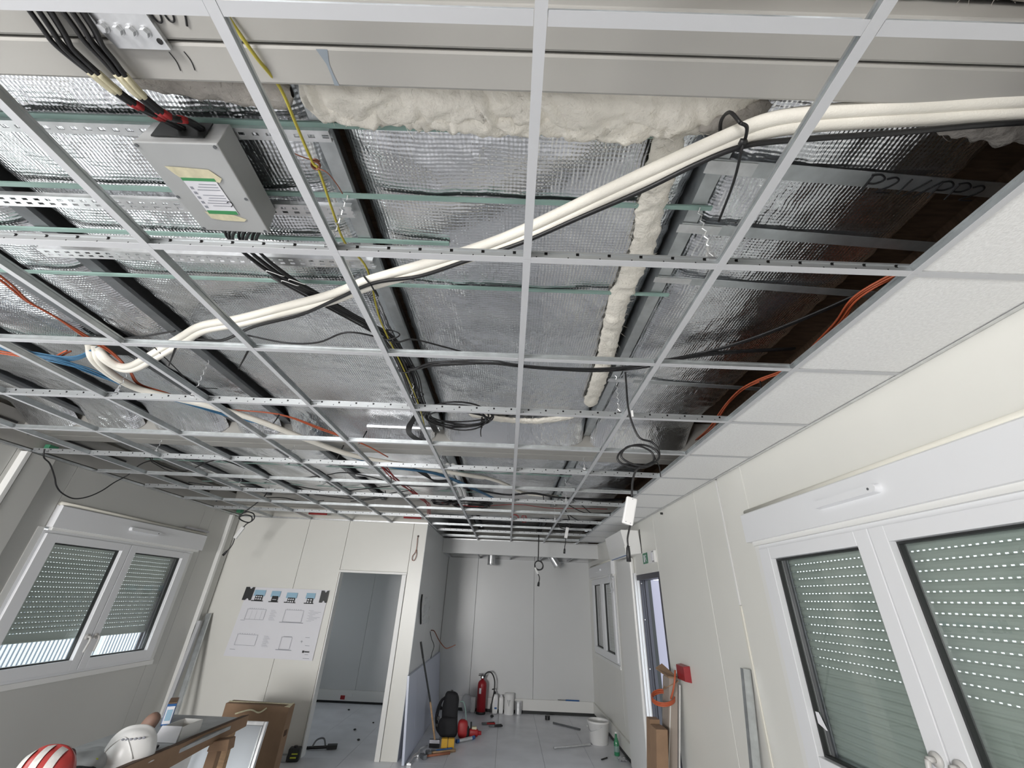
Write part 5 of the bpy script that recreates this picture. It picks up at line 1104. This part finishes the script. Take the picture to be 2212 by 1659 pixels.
MB().tube([(-.12, 0, .022), (.10, 0, .022)], .021, 12).build('barrel', 'galvlight', bl_); MB().tube([(-.16, 0, .022), (-.12, 0, .022)], .023, 12).build('end_cap', 'bluep', bl_); MB().tube([(.10, 0, .022), (.16, .02, .022)], .022, 12).build('handle', 'bluep', bl_)
kn = thing('dark_pliers', 'dark pliers between hammer and yellow case', 'pliers', (-.86, 6.45, 0), .4); MB().tube([(0, 0, .012), (.10, .01, .012), (.22, .03, .012)], .012, 8).tube([(0, 0, .012), (.10, -.01, .012), (.21, -.02, .012)], .010, 8).build('handles', 'bluep', kn); MB().box(-.06, .0, -.015, .015, .002, .022).build('jaw', 'galvdark', kn)
for i, (x, y, a) in enumerate(((-.28, 7.82, .25), (-.16, 7.70, .35))):
    t = thing('pliers', ('black and red pliers on the floor, left one', 'black and red pliers on the floor, right one')[i], 'pliers', (x, y, 0), a)
    MB().tube(sm([(.0, .0, .016), (.06, .02, .016), (.14, .03, .016)], 4), .013, 8).build('handle', 'black', t, smooth=True); MB().tube(sm([(.0, .0, .016), (.06, -.02, .016), (.14, -.02, .016)], 4), .013, 8).build('handle', 'redtape' if i == 0 else 'black', t, smooth=True)
    MB().box(-.07, .01, -.016, .016, .003, .028).build('jaw', 'galvdark', t)
tag(MB().ell((-.20, 8.28, .018), (.03, .03, .018), 12, 8, nz=.3).build('rubble_piece', 'gasket', smooth=True), 'small dark lump at the extinguisher hose end', 'debris')
tag(MB().grid(6, 6, lambda u, v: (1.48 + .09 * u, 6.40 + .14 * v, .004 + .012 * abs(sin(u * 7 + v * 5)))).build('paper_scrap', 'paper', smooth=True), 'crumpled white scrap on the floor by the bottle', 'paper')
# wires from the corridor wall, tape and film
cable('black_wire', [(-1.252, 7.42, 1.26), (-1.19, 7.40, 1.25), (-1.10, 7.40, 1.13), (-.99, 7.40, 1.03), (-.92, 7.40, 1.035), (-.826, 7.40, 1.076)], .007, 'copper', 'dark reddish wires poking out of the corridor wall', 'wire')
cable('black_wire', [(-1.252, 7.36, 1.25), (-1.22, 7.38, 1.15), (-1.17, 7.4, 1.05), (-1.19, 7.4, .95), (-1.20, 7.4, .88)], .005, 'gasket', 'thin dark wire hanging down the corridor wall', 'wire')
fm = MB().grid(8, 16, lambda u, v: (-1.247 + .05 * sin(pi * u) * (.4 + .6 * v) + .01 * sin(v * 14 + u * 5), 6.50 + .45 * u + .05 * v, 1.72 - .33 * v + .02 * sin(u * 6)))
tag(fm.build('hanging_film', 'clearbag', smooth=True), 'crumpled bluish plastic film stuck on the corridor wall', 'plastic film')
tag(MB().tube(sm([(-1.245, 6.22, 1.77), (-1.235, 6.20, 1.62), (-1.235, 6.28, 1.50), (-1.240, 6.38, 1.40)], 6), .012, 6).build('tape_strip', 'gasket', smooth=True), 'dark strip hanging beside the film on the corridor wall', 'tape')
# rear room socket and doorway tools
tag(MB().box(-2.95, -2.87, 8.757, 8.7645, .055, .115).build('red_socket', 'redtape', bevel=.003), 'red socket in the rear room trunking', 'socket')
tag(MB().box(-2.82, -2.74, 8.758, 8.7645, .10, .15).build('white_socket', 'white', bevel=.003), 'white socket right of the red socket', 'socket')
rd = thing('laser_level', 'small black and yellow device on the floor by the doorway', 'device', (-2.44, 5.90, 0), .2)
MB().box(-.065, .065, -.05, .05, .001, .125).build('device_body', 'gasket', rd, bevel=.012); MB().box(-.03, .035, -.0525, -.0505, .035, .05).box(-.02, .045, -.0525, -.0505, .07, .082).build('device_marking', 'hivis', rd); MB().cyl((0, 0, .124), (0, 0, .14), .02).build('knob', 'black', rd)
MB().box(-.14, -.068, -.04, .04, .001, .06).build('battery_pack', 'greyplast', rd, bevel=.006)
cl = thing('clamp_tool', 'black clamp tool lying in the doorway', 'tool', (-2.30, 6.33, 0), .25)
MB().tube([(-.16, 0, .02), (.16, .02, .02)], .016, 8).build('bar', 'black', cl); MB().tube(sm([(-.10, 0, .02), (-.06, .02, .09), (.02, .03, .10), (.06, .02, .02)], 5), .010, 8).build('handle_loop', 'galvdark', cl, smooth=True); MB().box(.08, .20, -.03, .05, .003, .045).build('grip', 'gasket', cl, bevel=.005)
for i, (x, y, s) in enumerate(((-2.62, 8.3, .02), (-2.15, 7.2, .022), (-2.0, 7.6, .018), (-1.95, 6.75, .02))):
    tag(MB().ell((x, y, s * .5), (s, s * .8, s * .5), 10, 6, nz=.3).build('debris_bit', 'gasket'), ('dark speck on rear room floor, farthest', 'dark speck on rear room floor, middle left', 'dark speck on rear room floor, middle right', 'dark speck on rear room floor, nearest doorway')[i], 'debris')

# ================================================================ LEFT FOREGROUND TABLE
tb = thing('work_table', 'work table cluttered with helmets and boxes by the left wall', 'table', (-2.85, 3.45, 0))
MB().box(.0, .66, -1.2, .62, .755, .78).build('table_top', 'greyplast', tb, bevel=.003)
for x in (.05, .60):
    for y in (-1.1, .52): MB().box(x - .025, x + .025, y - .025, y + .025, 0, .755).build('leg', 'wood', tb)
def dome(a, b, h, th, ph, off=0.0):      # ph 0 rim .. pi/2 crown
    k = 1 + off / max(a, b)
    return Vector((a * k * cos(ph) ** .75 * cos(th), b * k * cos(ph) ** .75 * sin(th), h * sin(ph) + off * .8))
def helmet(name, label, loc, rz, m, tilt=0.0):
    t = thing(name, label, 'helmet', loc, rz); t.rotation_euler = (0, tilt, rz)
    a, b, h = .135, .107, .152
    def f(u, v):
        p = dome(a, b, h, 2 * pi * u, v * pi / 2)
        r = abs(p.y) / b
        if p.z > h * .35: p.z += .012 * math.exp(-(r / .16) ** 2) * min(1, (p.z - h * .35) / .04)
        return p + Vector((0, 0, .025))
    MB().grid(48, 20, f).build('shell', m, t, smooth=True)
    def g(u, v):
        th = 2 * pi * u; w = .012 + .045 * max(0, cos(th)) ** 2
        p = dome(a, b, h, th, 0) ; q = p.normalized()
        return Vector((p.x + q.x * w * v, p.y + q.y * w * v, .025 - .016 * v - .012 * max(0, cos(th)) * v))
    MB().grid(48, 4, g).build('brim', m, t, smooth=True)
    return t, (a, b, h)
hw_, (ha, hb, hh) = helmet('hard_hat', 'white hard hat lying on the table', (-2.31, 2.95, .782), 3.6, 'white')
q = MB()
for i in range(6):
    c = dome(ha, hb, hh, 1.15 + i * .20, .78, .001) + Vector((0, 0, .0275)); q.ell(c, (.009, .006, .006), 10, 6)
for i in range(6):
    c = dome(ha, hb, hh, -1.15 - i * .20, .78, .001) + Vector((0, 0, .0275)); q.ell(c, (.009, .006, .006), 10, 6)
q.build('vents', 'ink', hw_)
for sg in (1, -1):
    MB().tube([dome(ha, hb, hh, sg * (.4 + .10 * i), .12 + .75 * sin(pi * i / 15), .002) + Vector((0, 0, .025)) for i in range(16)], .004, 6).build('shell_rib', 'white', hw_, smooth=True)
hr, _ = helmet('striped_hard_hat', 'red hard hat with silver reflective stripes', (-2.43, 2.54, .782), 3.3, 'pvcred')
for (t0, t1) in ((-.55, -.28), (-.05, .22), (.50, .78)):
    MB().grid(26, 3, lambda u, v: (lambda x: (x, (hb + .0022) * (max(0, 1 - (x / (ha + .002)) ** 2) ** .5) * cos(pi * u) * 1.0, .0275 + (hh + .006) * (max(0, 1 - (x / (ha + .03)) ** 2) ** .55) * max(0, sin(pi * u)) ** .78 + .002))((t0 + (t1 - t0) * v) * ha)).build('reflective_stripe', 'strip', hr, smooth=True)
gb_ = thing('tool_pouch', 'grey crumpled pouch with yellow marks between the helmets', 'pouch', (-2.44, 2.86, .782))
MB().ell((0, 0, .04), (.12, .09, .045), 22, 12, .7, nz=.35, nf=12).build('pouch_body', 'greyplast', gb_, smooth=True); MB().ell((-.05, -.05, .06), (.035, .012, .012), 12, 8).ell((.06, -.06, .045), (.02, .012, .02), 12, 8).build('pouch_marks', 'hivis', gb_); MB().ell((.0, -.08, .02), (.10, .02, .02), 12, 8).build('pouch_base', 'blackmat', gb_)
tag(MB().ell((-2.57, 3.42, .86), (.045, .05, .075), 18, 12, .8, Matrix.Rotation(.5, 3, 'Y')).build('brown_object', 'brownleather', smooth=True), 'brown rounded object standing behind the white hard hat', 'object')
wbx = thing('open_carton', 'small open white carton on the table behind the helmets', 'carton', (-2.36, 3.48, .782))
for (x0, x1, y0, y1) in ((-.07, .07, -.11, -.106), (-.07, .07, .106, .11), (-.07, -.066, -.106, .106), (.066, .07, -.106, .106)): MB().box(x0, x1, y0, y1, 0, .085).build('side', 'whitematt', wbx)
MB().box(-.068, .068, -.106, .106, 0, .003).build('base', 'card', wbx); MB().hexa([(-.10, -.125, .0), (.065, -.125, .0), (.065, -.118, .0), (-.10, -.118, .0), (-.07, -.120, .09), (.07, -.120, .09), (.07, -.114, .09), (-.07, -.114, .09)]).build('flap', 'paper', wbx)
tag(MB().box(-2.40, -2.33, 3.20, 3.25, .782, .80).build('black_case', 'black', bevel=.006), 'small black item on table right of the white hard hat', 'object')
bb = thing('blue_box', 'blue and white product box on the far end of the table', 'box', (-2.72, 3.84, .782), .55)
MB().box(-.03, .03, -.12, .12, 0, .135).build('carton_body', 'bluep', bb, bevel=.002); MB().box(-.0315, -.0302, -.11, .11, .015, .06).box(-.026, .026, -.1215, -.1202, .01, .12).build('white_print', 'paper', bb); MB().box(-.018, .02, -.1225, -.1216, .03, .10).build('photo_print', 'skyblue', bb); MB().box(.0302, .0315, -.11, .0, .01, .10).build('side_print', 'paper', bb)
MB().box(-.028, .028, -.10, .10, .1352, .14).build('open_top', 'card', bb)
# cardboard
cs = thing('cardboard_strip', 'long folded cardboard strip along the table edge', 'cardboard', (0, 0, 0))
path = [(-2.16, 2.62), (-2.19, 3.2), (-2.23, 3.58), (-2.17, 4.02)]
for i in range(3):
    (xa, ya), (xb, yb) = path[i], path[i + 1]; za, zb_ = ((.835, .815), (.812, .795), (.795, .812))[i]; ba, bb_ = ((.70, .70), (.70, .695), (.695, .735))[i]
    MB().hexa([(xa, ya, ba), (xa + .006, ya, ba), (xb + .006, yb, bb_), (xb, yb, bb_), (xa, ya, za), (xa + .006, ya, za), (xb + .006, yb, zb_), (xb, yb, zb_)]).build('face', 'card', cs)
    MB().hexa([(xa - .05, ya, za - .012), (xa + .006, ya, za - .003), (xb + .006, yb, zb_ - .003), (xb - .05, yb, zb_ - .012), (xa - .05, ya, za - .008), (xa + .006, ya, za + .001), (xb + .006, yb, zb_ + .001), (xb - .05, yb, zb_ - .008)]).build('folded_flange', 'carddark', cs)
ct = thing('cardboard_post', 'brown cardboard post with a cross head below the strip', 'cardboard', (-2.20, 3.72, 0))
MB().hexa([(-.07, -.03, 0), (.02, -.03, 0), (.02, .03, 0), (-.07, .03, 0), (-.035, -.03, .665), (.035, -.03, .665), (.035, .03, .665), (-.035, .03, .665)]).build('post', 'card', ct, bevel=.004)
MB().hexa([(-.04, -.045, .655), (.115, -.045, .665), (.115, .045, .665), (-.04, .045, .655), (-.03, -.045, .715), (.105, -.045, .735), (.105, .045, .735), (-.03, .045, .715)]).build('cross_head', 'card', ct, bevel=.006)
bd = thing('framed_board', 'white reflective board with metal edge leaning at the carton', 'board', (-2.50, 4.42, 0)); R = Matrix.Rotation(-.16, 3, 'X')
MB().box(-.30, .255, -.012, .012, 0, .635, R).build('board_face', mat('glossy_white_film', (.74, .80, .86), .22), bd)
MB().box(.256, .282, -.018, .016, 0, .665, R).box(-.30, .256, -.018, .016, .636, .665, R).build('metal_edge', 'galvlight', bd, bevel=.003)
MB().box(.236, .25, -.0175, -.0125, .0, .63, R).build('inner_edge', 'galv', bd)
bc2 = thing('flat_carton', 'large brown flat carton standing against the partition', 'carton', (-2.69, 5.26, 0))
MB().hexa([(-.34, -.07, 0), (.345, -.07, 0), (.345, .07, 0), (-.34, .07, 0), (-.34, -.06, .645), (.355, -.06, .635), (.355, .08, .64), (-.34, .08, .65)]).build('carton_body', 'card', bc2, bevel=.004)
MB().box(-.345, .35, -.004, .022, .647, .652).build('tape_seam', 'tapey', bc2); MB().hexa([(.30, -.058, .635), (.36, -.06, .63), (.37, .02, .66), (.33, .03, .645), (.30, -.058, .638), (.36, -.06, .633), (.37, .02, .663), (.33, .03, .648)]).build('torn_flap', 'tapey', bc2)
MB().box(.352, .3555, -.03, .03, .38, .43).build('printed_mark', 'carddark', bc2)
MB().tube(sm([(-.20, -.071, .56), (-.05, -.074, .60), (.05, -.073, .58), (.12, -.073, .62)], 5), .008, 6).build('torn_strip', 'tapey', bc2)
# profiles in the left back corner
def profile(p, q, w, h, m, label):
    p, q = Vector(p), Vector(q); d = (q - p).normalized(); x = Vector((1, 0, 0)); x = (x - d * x.dot(d)).normalized(); y = d.cross(x); Rm = Matrix((x, y, d)).transposed(); L = (q - p).length
    o = MB().box(-w / 2, w / 2, -h / 2, -h / 2 + .003, 0, L, Rm, p).box(-w / 2, -w / 2 + .003, -h / 2, h / 2, 0, L, Rm, p).box(w / 2 - .003, w / 2, -h / 2, h / 2, 0, L, Rm, p).build('metal_profile', m)
    return tag(o, label, 'profile')
profile((-3.72, 5.50, .02), (-4.02, 5.96, 1.43), .055, .03, 'galv', 'grey metal profile leaning in the left back corner, right of the two')
profile((-3.86, 5.50, .02), (-4.03, 5.84, 1.35), .045, .03, 'tee', 'white metal profile leaning in the left back corner, left of the two')
# steel channel leaning at right window, cardboard bundle with orange cord
o = profile(RW(3.07, .16, .01), RW(3.02, .03, 1.40), .055, .035, 'galv', 'galvanised channel leaning on the right wall left of the window'); 
cp = thing('cardboard_bundle', 'bundle of tall cardboard pieces leaning beside the outer door', 'cardboard', RW(4.35, 0, 0), RW_A)
def lean(x0, x1, d0, d1, z0, z1, th, m, nm): return MB().hexa([(x0, -d0 - th, z0), (x1, -d0 - th, z0), (x1, -d0, z0), (x0, -d0, z0), (x0, -d1 - th, z1), (x1, -d1 - th, z1), (x1, -d1, z1), (x0, -d1, z1)]).build(nm, m, cp, bevel=.003)
lean(-.07, .10, .24, .06, .0, 1.17, .08, mat('grey_card', (.36, .31, .27), .85), 'tall_piece')
lean(-.05, .103, .222, .042, .0, 1.12, .010, 'whitematt', 'white_sheet'); lean(-.05, .103, .330, .15, .0, .98, .008, 'whitematt', 'white_sheet')
lean(-.06, .045, .34, .25, .0, .85, .09, 'card', 'low_carton'); lean(.065, .23, .34, .25, .0, .82, .10, 'card', 'low_carton'); lean(.046, .064, .345, .255, .0, .81, .07, 'carddark', 'carton_gap')
MB().hexa([(-.20, -.16, 1.20), (.10, -.15, 1.17), (.12, -.07, 1.17), (-.18, -.10, 1.24), (-.20, -.16, 1.212), (.10, -.15, 1.182), (.12, -.07, 1.182), (-.18, -.10, 1.252)]).build('top_flap', 'card', cp)
MB().hexa([(-.02, -.17, 1.06), (.10, -.16, 1.10), (.12, -.06, 1.15), (-.02, -.08, 1.17), (-.02, -.176, 1.066), (.10, -.166, 1.106), (.12, -.066, 1.156), (-.02, -.086, 1.176)]).build('top_flap', 'card', cp)
MB().box(-.22, -.219, -.36, -.36 + .001, .3, .31).build('carton_tape', 'tapey', cp) if False else None
oc = MB()
for j in range(3):
    oc.tube([tuple(RW(4.30 + (.10 + .006 * j) * cos(a), .20 + .10 * sin(a), 1.00 + .012 * j + .035 * cos(a + .6))) for a in [i * 2 * pi / 24 for i in range(25)]], .0065, 7, False)
oc.tube(sm([tuple(RW(4.21, .16, 1.02)), tuple(RW(4.17, .14, 1.10)), tuple(RW(4.16, .12, 1.18)), tuple(RW(4.18, .10, 1.24))], 5), .008, 7)
tag(oc.build('orange_cable_loop', 'orange', smooth=True), 'orange cord looped around the leaning cardboard', 'cord')

# odds and ends in the void
tag(MB().ell((-.27, -.02, 2.85), (.012, .016, .010), 12, 8).build('dark_plug', 'gasket'), 'small dark plug on the beam at the top border', 'plug')
for (P, lab) in (([(-3.9, 4.55, 2.85), (-3.6, 4.7, 2.84), (-3.3, 4.62, 2.84), (-3.0, 4.8, 2.86)], 'black cable bowed near the far left joists'), ([(-3.4, 5.35, 2.86), (-3.1, 5.25, 2.85), (-2.9, 5.4, 2.84), (-2.6, 5.38, 2.86)], 'short black cable above the left part of partition'), ([(-2.55, 4.95, 2.85), (-2.2, 5.05, 2.84), (-1.9, 5.0, 2.83), (-1.5, 4.7, 2.85), (-1.2, 4.6, 2.88)], 'black cable dipping midway before the partition')):
    cable('black_cable', P, .006, 'black', lab, 'cable')
for i, (x, y, lab) in enumerate(((-2.05, 3.86, 'black tie tail on the swagging cable, middle one'), (-1.30, 3.90, 'black tie tail on the swagging cable, right one'), (-1.55, 4.62, 'black tie tail before the doorway'), (.35, 4.45, 'black tie tail on the far cable run'), (-.1, 6.56, 'black tie tail on the bowed corridor cable'))):
    tag(MB().tube([(x, y, 2.86), (x + .01, y + .04, 2.80), (x - .01, y + .12, 2.78)], [.006, .005, .003], 6).build('cable_tie', 'black'), lab, 'cable tie')
for i in range(3):
    cable('black_cable', [(.58 + .01 * i, 6.05, 2.90), (.75, 6.25 + .12 * i, 2.86), (1.0, 6.4 + .15 * i, 2.84), (1.3, 6.35 + .2 * i, 2.87)], .0065, 'black', ('black cable over the corridor tiles, nearest of three', 'black cable over the corridor tiles, middle of three', 'black cable over the corridor tiles, farthest of three')[i], 'cable')
